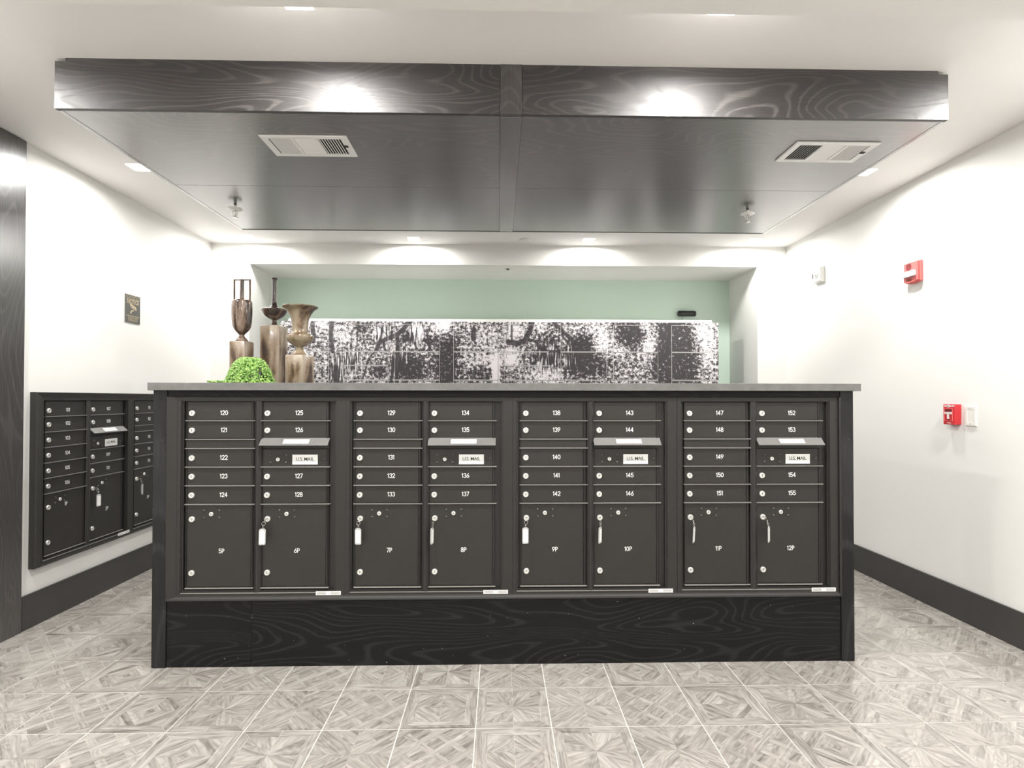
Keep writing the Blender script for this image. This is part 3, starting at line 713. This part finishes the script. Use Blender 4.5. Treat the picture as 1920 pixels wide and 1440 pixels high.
# the bank on the left wall
XW = XL+.030
LY0 = at(84, 770, 0, XW-DF).y; SXB = .972
mail_unit((XW, LY0, 0), PI/2, 'black mailbox unit on the left wall nearer the oak panel, doors 101 to 110', 'mailbox units on the left wall', [('six', 0, ['101', '102', '103', '104', '105', '106'], '1P'), ('hood', C2, ['107', '108', '109', '110'], '2P')], deep=.0295, sx=SXB)
mail_unit((XW, LY0+UW*SXB, 0), PI/2, 'black mailbox unit on the left wall, partly hidden behind the counter corner', 'mailbox units on the left wall', [('plain', 0, ['111', '112', '113', '114', '115'], '3P'), ('hood', C2, ['116', '117', '118', '119'], '4P')], deep=.0295, sx=SXB)
lt = surround('mailbox_trim', (XW, LY0, 0), PI/2, -.0385, UW*2-.0395, -.084, UW*2+.01, .330, 1.331, 'dark metal trim frame around the mailboxes on the left wall', .0295)
lt.scale = (SXB, 1, 1)

# ------------------------------------------------------------------ keys with plastic tags
def key_tag(base, rz, dx, yaw, label, lean=0., edge=False):
    """base = centre of the lock face"""
    t = empty('key_with_tag', base, label, 'key tag', 'keys with plastic tags hanging from parcel locks', rz)
    k = MB().box(-.0011, .0011, -.012, .0, -.004, .004)
    k.lathe([(.0085, -.0009), (.0085, .0009)], c=(0, -.018, 0), axis='x', seg=16)
    k.build('key', M['steel'], t)
    rc = Vector((dx*.55, -.0215, -.016)); r = .0085
    ca, sa = math.cos(yaw), math.sin(yaw)
    ring = [(rc.x+r*math.cos(a)*ca, rc.y+r*math.cos(a)*sa, rc.z+r*math.sin(a)) for a in [2*PI*i/20 for i in range(20)]]
    MB().tube(ring, .0010, 6, closed=True).build('split_ring', M['steel'], t)
    lk = MB()
    for j, zz in enumerate((-.0285, -.036)):
        c = (dx*.8, -.0215, zz); rr = .0042
        lk.tube([(c[0]+rr*math.cos(a)*(ca if j else -sa), c[1]+rr*math.cos(a)*(sa if j else ca), c[2]+rr*math.sin(a)) for a in [2*PI*i/12 for i in range(12)]], .0008, 5, closed=True)
    lk.build('chain_link', M['steel'], t)
    def panel(w, z0, z1, th, mt, nm, y=0.):
        c = .004; poly = [(-w+c, z0), (w-c, z0), (w, z0+c), (w, z1-c*1.6), (w-c*1.6, z1), (-w+c*1.6, z1), (-w, z1-c*1.6), (-w, z0+c)]
        b = MB().prism(poly, y-th/2, y+th/2)
        b.v = [(dx+(x+lean*(z+.04))*ca-yy*sa, -.0215+x*sa+yy*ca, z) for x, yy, z in b.v]
        b.build(nm, M[mt], t)
    panel(.0152, -.118, -.040, .0032, 'tag', 'plastic_tag'); panel(.0115, -.112, -.048, .0038, 'paper', 'paper_insert')
YL = YU+DF-.0105
def lockpt(ui, col): return Vector((UX[ui]+(C2 if col else 0)+.029, YL, .711))
for ui, col, dx, yaw, lb, ln in ((0, 1, -.012, .25, 'white plastic key tag hanging from parcel door 6P, the leftmost in the counter', .02),
                                 (1, 0, -.003, -.1, 'white plastic key tag facing forward on parcel door 7P, second from the left', 0),
                                 (1, 1, -.009, 1.25, 'white key tag turned edge on, hanging from parcel door 8P', 0.04),
                                 (2, 0, -.006, .12, 'white plastic key tag on parcel door 9P, right of the centre of the counter', 0),
                                 (2, 1, -.003, .95, 'half turned white key tag hanging from parcel door 10P', 0.03),
                                 (3, 0, .010, 1.0, 'crooked half turned key tag hanging from parcel door 11P', .10),
                                 (3, 1, .016, .9, 'white key tag on parcel door 12P, the rightmost in the counter', 0)):
    key_tag(lockpt(ui, col), 0, dx, yaw, lb, ln)
key_tag(Vector((XW-DF+.0105, LY0+(C2+.029)*SXB, .711)), PI/2, .016, -.2, 'white plastic key tag facing out on parcel door 2P on the left wall')
key_tag(Vector((XW-DF+.0105, LY0+(UW+.029)*SXB, .711)), PI/2, .018, .9, 'narrow half turned key tag on parcel door 3P beside the counter corner')

# ------------------------------------------------------------------ pedestals, vases
CT = 1.371
def pillar(px0, pxs, pyt, Y, rz, label, seg=0):
    a = at(px0, pyt, 1, Y); b = at(pxs, pyt, 1, Y); s = (b.x-a.x)/math.cos(rz)
    hgt = a.z-CT
    # front-right corner sits at b; the body turns about it
    corner = Vector((b.x, Y, CT)); c = corner+Matrix.Rotation(rz, 3, 'Z')@Vector((-s/2, s/2, 0))
    t = empty('ceramic_pedestal', c, label, 'pedestal', 'square glazed pedestals on the counter', rz)
    hh = s/2; b_ = MB()
    def ring(w, z, cr):
        o = []
        for k in range(4):
            a0 = PI/4+k*PI/2; cx, cyk = math.cos(a0)*math.sqrt(2)*(w-cr), math.sin(a0)*math.sqrt(2)*(w-cr)
            for j in range(4):
                an = k*PI/2+j*PI/6; o.append((cx+cr*math.cos(an), cyk+cr*math.sin(an), z))
        return o
    rs = [ring(hh-.002, 0, .003), ring(hh, .003, .004), ring(hh*.985, hgt*.5, .004), ring(hh, hgt-.006, .004), ring(hh-.003, hgt-.001, .006), ring(hh*.5, hgt, .01)]
    vs = [v for r in rs for v in r]; n = 16
    b_.add(vs, [(i*n+k, i*n+(k+1) % n, (i+1)*n+(k+1) % n, (i+1)*n+k) for i in range(len(rs)-1) for k in range(n)], 0, True)
    b_.add(vs, [tuple(reversed(range(n))), tuple((len(rs)-1)*n+k for k in range(n))])
    b_.build('pillar_body', M['glazeP'], t)
    return c+Vector((0, 0, hgt)), s, t
def vase(base, prof, mt, label, cxpx=None):
    t = empty('ceramic_vase', base, label, 'vase', 'glazed vases on pedestals')
    # smooth the outline with a spline through the measured radii
    P = prof; out = []
    for i in range(len(P)-1):
        p0, p1, p2, p3 = P[max(i-1, 0)], P[i], P[i+1], P[min(i+2, len(P)-1)]
        for s in range(4):
            u = s/4; q = []
            for k in (0, 1):
                q.append(.5*((2*p1[k])+(-p0[k]+p2[k])*u+(2*p0[k]-5*p1[k]+4*p2[k]-p3[k])*u*u+(-p0[k]+3*p1[k]-3*p2[k]+p3[k])*u**3))
            out.append((max(q[0], .002), q[1]))
    out.append(P[-1])
    MB().lathe(out, seg=40).build('vase_body', M[mt], t); return t
YA, YBq, YCq = 3.27, 3.42, 3.10
pa, sa_, _ = pillar(427.5, 458.5, 638.5, YA, math.radians(-8), 'low square glazed pedestal behind the green plant, leftmost of three')
pb_, sb_, _ = pillar(486, 523.4, 608.5, YBq, math.radians(-4), 'tallest square glazed pedestal, in the middle of the three')
pc_, sc_, _ = pillar(530.5, 567.3, 664, YCq, math.radians(-15), 'shortest square glazed pedestal under the wide urn, nearest the tree picture')
def u(Y): return Y/F_PX
k = u(YA+.05)
def zof(py, Y): return at(450, py, 1, Y).z
za = lambda py: zof(py, YA+.05)-pa.z
va = vase(pa, [(23*k*.5, 0), (22*k*.5, .006), (12*k*.5, za(632)), (8.6*k*.5, za(629)), (12*k*.5, za(626)), (26*k*.5, za(618)), (33*k*.5, za(608)), (35.6*k*.5, za(590)), (35.4*k*.5, za(572)), (33.5*k*.5, za(564.5)), (24*k*.5, za(562)), (10*k*.5, za(560)), (7.6*k*.5, za(556)), (7.2*k*.5, za(540)), (7.4*k*.5, za(525)), (7.4*k*.5, za(523.6)), (5.*k*.5, za(523.8))], 'glazeA', 'slim amphora vase with tall square handles on the leftmost pedestal')
hb = MB(); hx = 14.2*k
for s in (-1, 1):
    hb.box(s*hx-.0042, s*hx+.0042, -.006, .006, za(563), za(524)); 
hb.box(-hx-.0042, hx+.0042, -.0055, .0055, za(525.8), za(523.2))
hb.build('vase_handle', M['glazeA'], va, bevel=.0015)
k = u(YBq+.06); zb_ = lambda py: zof(py, YBq+.06)-pb_.z
vase(pb_, [(15*k*.5, 0), (14*k*.5, .004), (9*k*.5, zb_(603.5)), (9*k*.5, zb_(600)), (20*k*.5, zb_(597)), (36*k*.5, zb_(591)), (44*k*.5, zb_(584)), (45.5*k*.5, zb_(580.5)), (36*k*.5, zb_(578.5)), (18*k*.5, zb_(576)), (11*k*.5, zb_(571)), (8*k*.5, zb_(562)), (7*k*.5, zb_(548)), (7.4*k*.5, zb_(530)), (8.2*k*.5, zb_(524)), (10*k*.5, zb_(522)), (10*k*.5, zb_(520.8)), (6*k*.5, zb_(521))], 'glazeB', 'dark vase with squat body and long thin neck on the tallest pedestal')
k = u(YCq+.06); zc_ = lambda py: zof(py, YCq+.06)-pc_.z
vase(pc_, [(34*k*.5, 0), (31*k*.5, .004), (20*k*.5, zc_(658)), (12.5*k*.5, zc_(653)), (13*k*.5, zc_(650)), (28*k*.5, zc_(646)), (42*k*.5, zc_(640)), (48*k*.5, zc_(633)), (46*k*.5, zc_(628)), (34*k*.5, zc_(624.5)), (30*k*.5, zc_(621)), (29*k*.5, zc_(612)), (31*k*.5, zc_(600)), (38*k*.5, zc_(590)), (50*k*.5, zc_(581)), (62*k*.5, zc_(576.5)), (65*k*.5, zc_(574.8)), (60*k*.5, zc_(574)), (44*k*.5, zc_(582)), (26*k*.5, zc_(600)), (20*k*.5, zc_(615))], 'glazeC', 'wide mouthed bronze brown urn on the shortest pedestal')

# ------------------------------------------------------------------ trailing plant
pc = at(469, 716, 1, 2.98); pc.z = CT
pt = empty('trailing_succulent', pc, 'bright green bead leaved succulent spilling onto the left of the countertop', 'potted plant')
MB().lathe([(.040, 0), (.047, .004), (.058, .070), (.062, .098), (.056, .100), (.050, .085)], seg=28).build('pot', M['pot'], pt)
lf = MB()
rnd = random.Random(3)
def bead(c, d, ln=.016, r=.0048):
    d = d.normalized(); a = d.cross(Vector((.3, .2, .93))).normalized(); b = d.cross(a); vs = []
    for t_, rr in ((-.45, .25), (-.15, .95), (.2, .9), (.5, .35)):
        for q in range(5):
            an = 2*PI*q/5; vs.append(tuple(c+d*(t_*ln)+(a*math.cos(an)+b*math.sin(an))*(r*rr)))
    vs += [tuple(c-d*ln*.55), tuple(c+d*ln*.6)]
    fs = [(i*5+q, i*5+(q+1) % 5, (i+1)*5+(q+1) % 5, (i+1)*5+q) for i in range(3) for q in range(5)]
    fs += [(20, (q+1) % 5, q) for q in range(5)]+[(21, 15+q, 15+(q+1) % 5) for q in range(5)]
    lf.add(vs, fs, 0, True)
for n_ in range(150):
    az0 = rnd.random()*2*PI; wb_ = rnd.uniform(-.5, .5); r0 = rnd.random()**.5*.05; L = rnd.uniform(.7, 1.05)
    for s in range(24):
        q = s/23*L
        if q > 1: break
        az = az0+wb_*math.sin(q*5+n_)+rnd.uniform(-.06, .06)
        # the strand climbs over the rim and falls to the counter
        R = r0+(.112-r0)*min(1, q*1.5)**.8+.008*math.sin(q*9+n_)+(.018*max(0, q-.85)/.15 if q > .85 else 0)
        z = .142*math.cos(min(PI/2, q*1.65)) if q < .93 else .005
        z = .135*(1-(max(0, R-.02)/.105)**2.6) if R < .12 else .006
        if q > .62: z *= max(0, 1-(q-.62)/.36)
        z = max(.009, z+rnd.uniform(-.006, .006))
        c = Vector((math.cos(az)*R*1.0, math.sin(az)*R*.8, z))
        bead(c, Vector((math.cos(az)+rnd.uniform(-.9, .9), math.sin(az)+rnd.uniform(-.9, .9), rnd.uniform(-.9, .6))))
for n_ in range(9):   # strands lying on the counter towards the left end
    y0 = rnd.uniform(-.05, .05); x = -.09
    while x > -rnd.uniform(.19, .25):
        bead(Vector((x, y0+rnd.uniform(-.008, .008), rnd.uniform(.009, .016))), Vector((-1, rnd.uniform(-1, 1), rnd.uniform(-.2, .8)))); x -= .007
lf.build('foliage', M['leaf'], pt, recalc=False)['kind'] = 'stuff'

# ------------------------------------------------------------------ parcel lockers with the tree print
YL0 = 5.35
def LX(px): return at(px, 660, 1, YL0).x
def LZ(py): return at(936, py, 1, YL0).z
def c4(x, y): return (560+x/4.8, 590+y/4.8)
def c5(x, y): return (940+x/4.3636, 570+y/4.3636)
def world(pts, w, sc): return [(at(*p, 1, YL0).x, at(*p, 1, YL0).z) for p in pts], w/sc*YL0/F_PX/2
BR = []
for w, pts in ((38, [(1010, 50), (950, 120), (880, 185), (800, 215), (725, 250), (700, 320)]), (36, [(890, 190), (893, 320), (880, 600)]), (7, [(530, 280), (470, 312), (395, 298)]),
               (36, [(300, 40), (290, 180), (305, 330)]), (38, [(125, 80), (135, 240)]), (14, [(1140, 225), (1190, 310), (1250, 420), (1275, 610)]), (7, [(1580, 60), (1550, 200), (1572, 310)]),
               (40, [(1577, 130), (1575, 220)]), (13, [(700, 320), (640, 380), (600, 500), (570, 600)]), (26, [(860, 400), (830, 620)]), (44, [(335, 480), (340, 620)]), (7, [(1710, 60), (1850, 190)]), (12, [(1110, 60), (1120, 120)]), (8, [(720, 100), (800, 190)])):
    BR.append(world([c4(*p) for p in pts], w, 4.8))
for w, pts in ((42, [(255, 130), (235, 220), (190, 300), (130, 325), (60, 312)]), (24, [(210, 290), (280, 305), (320, 370), (400, 388), (500, 385)]), (30, [(430, 150), (500, 220), (560, 280), (620, 320)]), (14, [(490, 250), (560, 340)]),
               (9, [(1020, 190), (1047, 260), (1030, 340)]), (7, [(930, 310), (1010, 350), (1050, 385)]), (9, [(192, 400), (185, 500)]), (14, [(85, 170), (85, 310)]), (26, [(1375, 150), (1360, 400), (1300, 470)]), (7, [(1070, 540), (1120, 480), (1080, 460)])):
    BR.append(world([c5(*p) for p in pts], w, 4.3636))
ZN = []   # (x, z, rx, rz, amount)
def zone(c, f, sc, x, y, rx, ry, a):
    p = at(*f(x, y), 1, YL0); kk = YL0/F_PX/sc; ZN.append((p.x, p.z, rx*kk, ry*kk, a))
for z in ((1340, 430, 90, 260, -.13), (1010, 480, 130, 110, -.11), (1700, 540, 200, 60, -.06), (970, 200, 60, 50, -.08), (1190, 230, 60, 60, -.05), (1300, 90, 70, 90, .14), (1775, 500, 32, 120, .3), (400, 180, 90, 100, .05),
          (1640, 400, 200, 60, .04), (1080, 140, 60, 60, .06), (560, 130, 70, 60, -.05), (200, 90, 120, 60, .05), (320, 520, 60, 120, -.04), (720, 500, 60, 60, -.07), (1700, 200, 150, 120, .03)): zone(0, c4, 4.8, *z)
for z in ((1080, 250, 140, 110, -.12), (690, 490, 190, 120, -.10), (690, 320, 80, 90, -.09), (1320, 470, 75, 260, -.15), (1450, 240, 90, 90, -.16), (1470, 500, 120, 200, -.17), (330, 450, 90, 60, -.06), (390, 300, 70, 70, -.05),
          (110, 220, 60, 60, .10), (80, 440, 60, 80, .10), (830, 330, 90, 90, .09), (760, 200, 130, 70, .04), (1220, 320, 80, 110, .12), (1680, 300, 70, 220, .07), (980, 380, 60, 60, .06), (370, 590, 160, 60, .06), (1600, 230, 70, 70, .04), (300, 180, 60, 50, .06), (1170, 180, 50, 40, .09)): zone(0, c5, 4.3636, *z)
MOSS = [c4(760, 180), c4(900, 420), c4(480, 420), c4(1060, 170), c5(350, 450), c5(570, 430), c4(350, 480), c5(430, 420)]
MOSS = [(at(*p, 1, YL0).x, at(*p, 1, YL0).z) for p in MOSS]
def seg_d(px, pz, a, b):
    dx, dz = b[0]-a[0], b[1]-a[1]; L = dx*dx+dz*dz; t = max(0, min(1, ((px-a[0])*dx+(pz-a[1])*dz)/L)) if L else 0
    return math.hypot(px-a[0]-dx*t, pz-a[1]-dz*t), t
BB = []
for pts, w in BR:
    BB.append((min(p[0] for p in pts)-w*1.5, max(p[0] for p in pts)+w*1.5, min(p[1] for p in pts)-w*1.5, max(p[1] for p in pts)+w*1.5, pts, w))
def printed(x, z):
    solid = 0.
    for x0, x1, z0, z1, pts, w in BB:
        if x0 < x < x1 and z0 < z < z1:
            for a, b in zip(pts, pts[1:]):
                d, _ = seg_d(x, z, a, b); solid = max(solid, max(0, min(1, (w*1.05-d)/.004+.5)))
    bias = 0.
    for cx, cz, rx, rz, a in ZN:
        q = ((x-cx)/rx)**2+((z-cz)/rz)**2
        if q < 4: bias += a*math.exp(-q)*1.25
    moss = 0.
    for cx, cz in MOSS: moss = max(moss, math.exp(-((x-cx)/.09)**2-((z-cz)/.13)**2))
    return (.48+max(-.10, bias), min(.92, solid), min(.8, moss))
def print_sheet(name, x0, x1, z0, z1, y, par, fine, thick=0., rim=False):
    """a flat panel with the print on its face, optional pale rim and returned edges"""
    st = .0065 if fine else .04
    nx, nz = max(1, round((x1-x0)/st)), max(1, round((z1-z0)/st)); vs = []; fs = []; cols = []
    for j in range(nz+1):
        for i in range(nx+1): vs.append((x0+(x1-x0)*i/nx, y, z0+(z1-z0)*j/nz))
    cv_ = [printed(v[0], v[2]) for v in vs]
    fs = [(j*(nx+1)+i, j*(nx+1)+i+1, (j+1)*(nx+1)+i+1, (j+1)*(nx+1)+i) for j in range(nz) for i in range(nx)]
    mi = [0]*len(fs); n0 = len(vs)
    if thick:
        vs += [(x0, y, z0), (x1, y, z0), (x1, y, z1), (x0, y, z1), (x0, y+thick, z0), (x1, y+thick, z0), (x1, y+thick, z1), (x0, y+thick, z1)]
        fs += [(n0, n0+4, n0+5, n0+1), (n0+1, n0+5, n0+6, n0+2), (n0+2, n0+6, n0+7, n0+3), (n0+3, n0+7, n0+4, n0)]; mi += [1]*4
    if rim:
        e = .0035; yy = y-.0006; n1 = len(vs)
        for a, b, c, d in ((x0, x1, z0, z0+e), (x0, x1, z1-e*.6, z1), (x0, x0+e*.6, z0, z1), (x1-e*.5, x1, z0, z1)):
            q = len(vs); vs += [(a, yy, c), (b, yy, c), (b, yy, d), (a, yy, d)]; fs.append((q, q+1, q+2, q+3)); mi.append(1)
    cv_ += [(.5, 0, 0)]*(len(vs)-len(cv_))
    L = ((x0+x1)/2, y, (z0+z1)/2)
    me = bpy.data.meshes.new(name); me.from_pydata([(a-L[0], b-L[1], c-L[2]) for a, b, c in vs], [], fs)
    me.materials.append(M['mural']); me.materials.append(M['lockerline']); me.polygons.foreach_set('material_index', mi)
    ca = me.color_attributes.new('print', 'FLOAT_COLOR', 'POINT'); ca.data.foreach_set('color', [q for c in cv_ for q in (*c, 1)])
    uvl = me.uv_layers.new(name='place'); lv = [0]*len(me.loops); me.loops.foreach_get('vertex_index', lv)
    uvl.data.foreach_set('uv', [q for i in lv for q in (vs[i][0], vs[i][2])])
    o = bpy.data.objects.new(name, me); COL.objects.link(o); put(o, par, L); return o
lx0, lx1 = LX(525.5), LX(1347.5); lzt = LZ(603.5)
lk = empty('parcel_lockers', ((lx0+lx1)/2, YL0+.2, 0), 'parcel lockers wrapped in a black and white oak tree picture, in the green niche', 'parcel lockers', zero=((lx0+lx1)/2, YL0+.2, 0))
MB().box(lx0, lx1, YL0+.0045, YN-.004, 0, lzt).build('locker_body', M['lockerside'], lk, ((lx0+lx1)/2, YL0+.2, 0))
cx0, cx1 = LX(540), LX(1335)
MB().box(cx0, cx1, YL0+.004, YN-.02, lzt, LZ(598.5)).build('top_cap', M['wall'], lk, ((lx0+lx1)/2, YL0+.2, lzt))
colp = [(533, 617), (643, 728), (740, 825), (850, 934), (945, 1029), (1051, 1138), (1150, 1234), (1259, 1342)]
zt_ = LZ(608.5); z1_, z2_, z3_ = LZ(660), LZ(686), LZ(713)
edges = [lx0]+[v for a, b in colp for v in (LX(a), LX(b))]+[lx1]
for q in range(0, len(edges), 2):     # printed strips of the front frame beside the doors
    print_sheet('frame_strip', edges[q], edges[q+1], 1.3, lzt, YL0+.003, lk, True, .0014)
print_sheet('frame_header', lx0, lx1, zt_, lzt, YL0+.0022, lk, True, .002)
for q, (a, b) in enumerate(colp):
    X0, X1 = LX(a)+.002, LX(b)-.002
    zs = [zt_, z1_, z2_, z3_] if q in (0, 1, 4) else [zt_, z1_, z3_]
    zs += [z3_-.30, z3_-.62, .35, .05]
    for hi, lo in zip(zs, zs[1:]):
        fine = hi > z3_-.01 or lo > 1.35
        d = print_sheet('locker_door', X0, X1, lo+.002, hi-.002, YL0-.001, lk, fine or hi > 1.3 and False, .005, True)
# camera on the green wall
a, b = at(1271, 588, 1, YN-.05), at(1304.5, 588, 1, YN-.05); w = b.x-a.x; mid = (a+b)/2
ct = empty('security_camera', (mid.x, YN, mid.z), 'small black cylindrical camera on the green wall above the tree picture', 'camera', zero=(mid.x, YN, mid.z))
cb = MB().lathe([(.022, -w*.5), (.030, -w*.46), (.031, -w*.2), (.029, w*.1), (.031, w*.3), (.030, w*.36)], c=(mid.x, YN-.05, mid.z), axis='x', seg=24); cb.build('camera_body', M['camera'], ct, (mid.x, YN-.05, mid.z))
MB().lathe([(.027, w*.36), (.030, w*.37), (.029, w*.47), (.020, w*.5)], c=(mid.x, YN-.05, mid.z-.001), axis='x', seg=24).lathe([(.005, w*.43), (.004, w*.45)], c=(mid.x, YN-.081, mid.z+.004), axis='x', seg=8, mi=1).build('end_cap', [M['camera'], M['steel']], ct, (mid.x, YN-.05, mid.z))
MB().box(mid.x-.02, mid.x+.02, YN-.03, YN, mid.z-.018, mid.z+.018).build('wall_bracket', M['camera'], ct, (mid.x, YN-.01, mid.z))
zt2 = LZ(598.5)
MB().tube([(mid.x-.035, YN-.05, mid.z-.02), (mid.x-.05, YN-.055, mid.z-.05), (mid.x-.065, YN-.07, zt2+.0015), (mid.x-.06, YN-.10, zt2+.0015)], .0022, 6).build('cable', M['camera'], ct, (mid.x, YN-.05, mid.z))

# ------------------------------------------------------------------ things on the side walls
# drawn facing -y, then turned: right wall faces -x (rz = -90 deg), left wall faces +x (rz = +90 deg)
def wall_thing(name, px, py, side, label, cat):
    p = at(px, py, 0, XR if side == 'r' else XL)
    return empty(name, p, label, cat, None, -PI/2 if side == 'r' else PI/2), p
t, p = wall_thing('motion_sensor', 1538, 516, 'r', 'white square sensor with a round centre, high near the back corner of right wall', 'alarm device')
sb = MB().loops([(-.060, .060, -.064, .064, 0), (-.060, .060, -.064, .064, -.012), (-.050, .050, -.055, .055, -.032), (-.034, .034, -.040, .040, -.038)]); sb.add([(-.034, -.038, -.040), (.034, -.038, -.040), (.034, -.038, .040), (-.034, -.038, .040)], [(0, 1, 2, 3)])
sb.build('housing', M['plastic'], t)
MB().lathe([(.030, .036), (.030, .042), (.026, .044), (.024, .040), (.013, .040), (.012, .046), (.004, .050)], axis='y', seg=28).build('sensor_ring', M['plastic'], t)
MB().box(-.058, -.053, -.036, -.0125, -.02, .02).build('side_slot', M['dark'], t)
t, p = wall_thing('fire_alarm_strobe', 1717, 511, 'r', 'red fire alarm horn with white flashing lens, high on the right wall', 'fire alarm')
hw, hz = .064, .074
poly = [(-hw, -.062), (-.03, -.070), (0, -.073), (.03, -.070), (hw, -.062), (hw, .070), (-hw, .070)]
MB().prism(poly, -.022, 0).build('wall_base', M['pink'], t, bevel=.004)
fb = MB().prism([(x*.93, z*.94) for x, z in poly], -.038, -.022); fb.build('horn_housing', M['pink'], t, bevel=.006)
g = MB()
for k_ in range(7):
    zz = .018+.0065*k_; ww = math.sqrt(max(0, .024**2-(zz-.038)**2)); g.box(-.012-ww, -.012+ww, -.0395, -.037, zz-.0016, zz+.0016)
g.build('horn_grille', M['reddark'], t)
MB().prism([(-.052, -.030), (.046, -.030), (.053, -.022), (.053, .000), (.046, .008), (-.052, .008)], -.054, -.037).build('strobe_lens', M['lens'], t, bevel=.003)
MB().text('FIRE', (-.006, -.0385, -.048), .027, d=.0008, off=.01).build('fire_lettering', M['reddark'], t)
t, p = wall_thing('fire_alarm_pull_station', 1792, 777, 'r', 'red fire alarm pull station with white T handle on the right wall', 'fire alarm')
pw, pz = .041, .060
MB().prism([(-pw, -pz), (pw, -pz), (pw*1.02, pz), (-pw*1.02, pz)], -.042, 0).build('housing', M['red'], t, bevel=.003)
MB().loops([(-.030, .030, -.040, .034, -.0425), (-.030, .030, -.040, .034, -.046), (-.0275, .0275, -.0375, .0315, -.046), (-.0275, .0275, -.0375, .0315, -.0425)]).build('handle_border', M['pink'], t)
MB().box(-.027, .027, -.0428, -.0422, .014, .031).build('handle_recess', M['reddark'], t)
th = MB().box(-.026, .026, -.049, -.0435, .002, .014).box(-.0055, .0055, -.049, -.0435, -.027, .002); th.text('PUSH IN PULL DOWN', (0, -.0491, .008), .0052, 1, .0002)
th.build('t_handle', [M['plastic'], M['red']], t)
MB().box(-.006, .006, -.0435, -.0422, -.034, -.028).build('finger_hole', M['dark'], t)
tx = MB().text('FIRE', (-.0215, -.0422, .050), .015, d=.0006, off=.01).text('ALARM', (.0225, -.0422, .050), .0125, d=.0006, off=.01)
tx.box(-.014, .016, -.0428, -.0422, -.0525, -.048); tx.build('lettering', M['white'], t)
MB().lathe([(.009, .041), (.009, .045), (.007, .046), (.003, .0445)], c=(0, 0, .048), axis='y', seg=18).build('reset_lock', M['chrome'], t)
t, p = wall_thing('blank_wall_plate', 1822.5, 780, 'r', 'blank white wall plate directly right of the red pull station', 'wall plate')
MB().loops([(-.036, .036, -.058, .058, 0), (-.036, .036, -.058, .058, -.006), (-.032, .032, -.054, .054, -.010), (-.020, .020, -.040, .040, -.010), (-.019, .019, -.039, .039, -.0085)]).add([(-.019, -.0085, -.039), (.019, -.0085, -.039), (.019, -.0085, .039), (-.019, -.0085, .039)], [(0, 1, 2, 3)]).build('plate', M['plastic'], t)
for zz in (-.046, .046): MB().lathe([(.003, .0095), (.0028, .0108), (.001, .011)], c=(0, 0, zz), axis='y', seg=10).build('screw', M['steel'], t)

a, b = at(234, 550, 0, XL), at(261, 608, 0, XL); cyv = (a.y+b.y)/2; cz = (at(234, 550, 0, XL).z+at(234, 603, 0, XL).z)/2
hw, hh_ = abs(b.y-a.y)/2, (at(234, 550, 0, XL).z-at(234, 603, 0, XL).z)/2
t = empty('notice_sign', (XL, cyv, cz), 'small charcoal and gold NOTICE camera sign on the left wall', 'sign', None, PI/2)
MB().box(-hw, hw, -.006, 0, -hh_, hh_).build('sign_plate', M['signplate'], t, bevel=.001)
s = MB(); Y0 = -.0062
def line(x0, z0, x1, z1, w_=.0011, mi=0):
    d = Vector((x1-x0, z1-z0)).normalized(); n_ = Vector((-d.y, d.x))*w_
    s.add([(x0+n_.x, Y0, z0+n_.y), (x1+n_.x, Y0, z1+n_.y), (x1-n_.x, Y0, z1-n_.y), (x0-n_.x, Y0, z0-n_.y)], [(0, 1, 2, 3)], mi)
line(-hw*.92, hh_*.68, hw*.92, hh_*.68); line(-hw*.92, hh_*.97, hw*.92, hh_*.97, .0006)
for k_ in range(6):
    x0 = -hw*.92+hw*1.84*k_/6; x1 = x0+hw*1.84/6; line(x0, hh_*(.7 if k_ % 2 else .95), x1, hh_*(.95 if k_ % 2 else .7)); line(x0, hh_*(.95 if k_ % 2 else .7), x1, hh_*(.7 if k_ % 2 else .95), .0006)
s.text('NOTICE', (0, Y0, hh_*.53), hw*.47, 0, .0003, 1.0, .01); line(-hw*.8, hh_*.38, hw*.8, hh_*.38)
for k_, tx_ in enumerate(('THIS AREA IS UNDER', '24 HOUR VIDEO', 'SURVEILLANCE')): s.text(tx_, (0, Y0, -hh_*(.52+.15*k_)), hw*.20, 0, .0003)
s.build('sign_lettering', M['gold'], t, recalc=False)
ic = MB()
def rbox(cx, cz, w_, h_, ang):
    c_, s_ = math.cos(ang), math.sin(ang); P = [(-w_, -h_), (w_, -h_), (w_, h_), (-w_, h_)]
    return [(cx+x*c_-z*s_, cz+x*s_+z*c_) for x, z in P]
ic.prism(rbox(0, hh_*.20, hw*.42, hh_*.075, -.32), -.007, -.006); ic.prism(rbox(-hw*.02, hh_*.05, hw*.30, hh_*.03, -.32), -.007, -.006)
ic.prism(rbox(hw*.42, hh_*.0, hw*.05, hh_*.08, -.32), -.007, -.006)
ic.prism([(-hw*.38, -hh_*.34), (-hw*.22, -hh_*.34), (-hw*.18, -hh_*.20), (hw*.1, -hh_*.14), (hw*.05, -hh_*.05), (-hw*.30, -hh_*.14)], -.007, -.006)
ic.build('camera_symbol', M['gold'], t)

for o in bpy.data.objects:
    if '_zero' in o: del o['_zero']
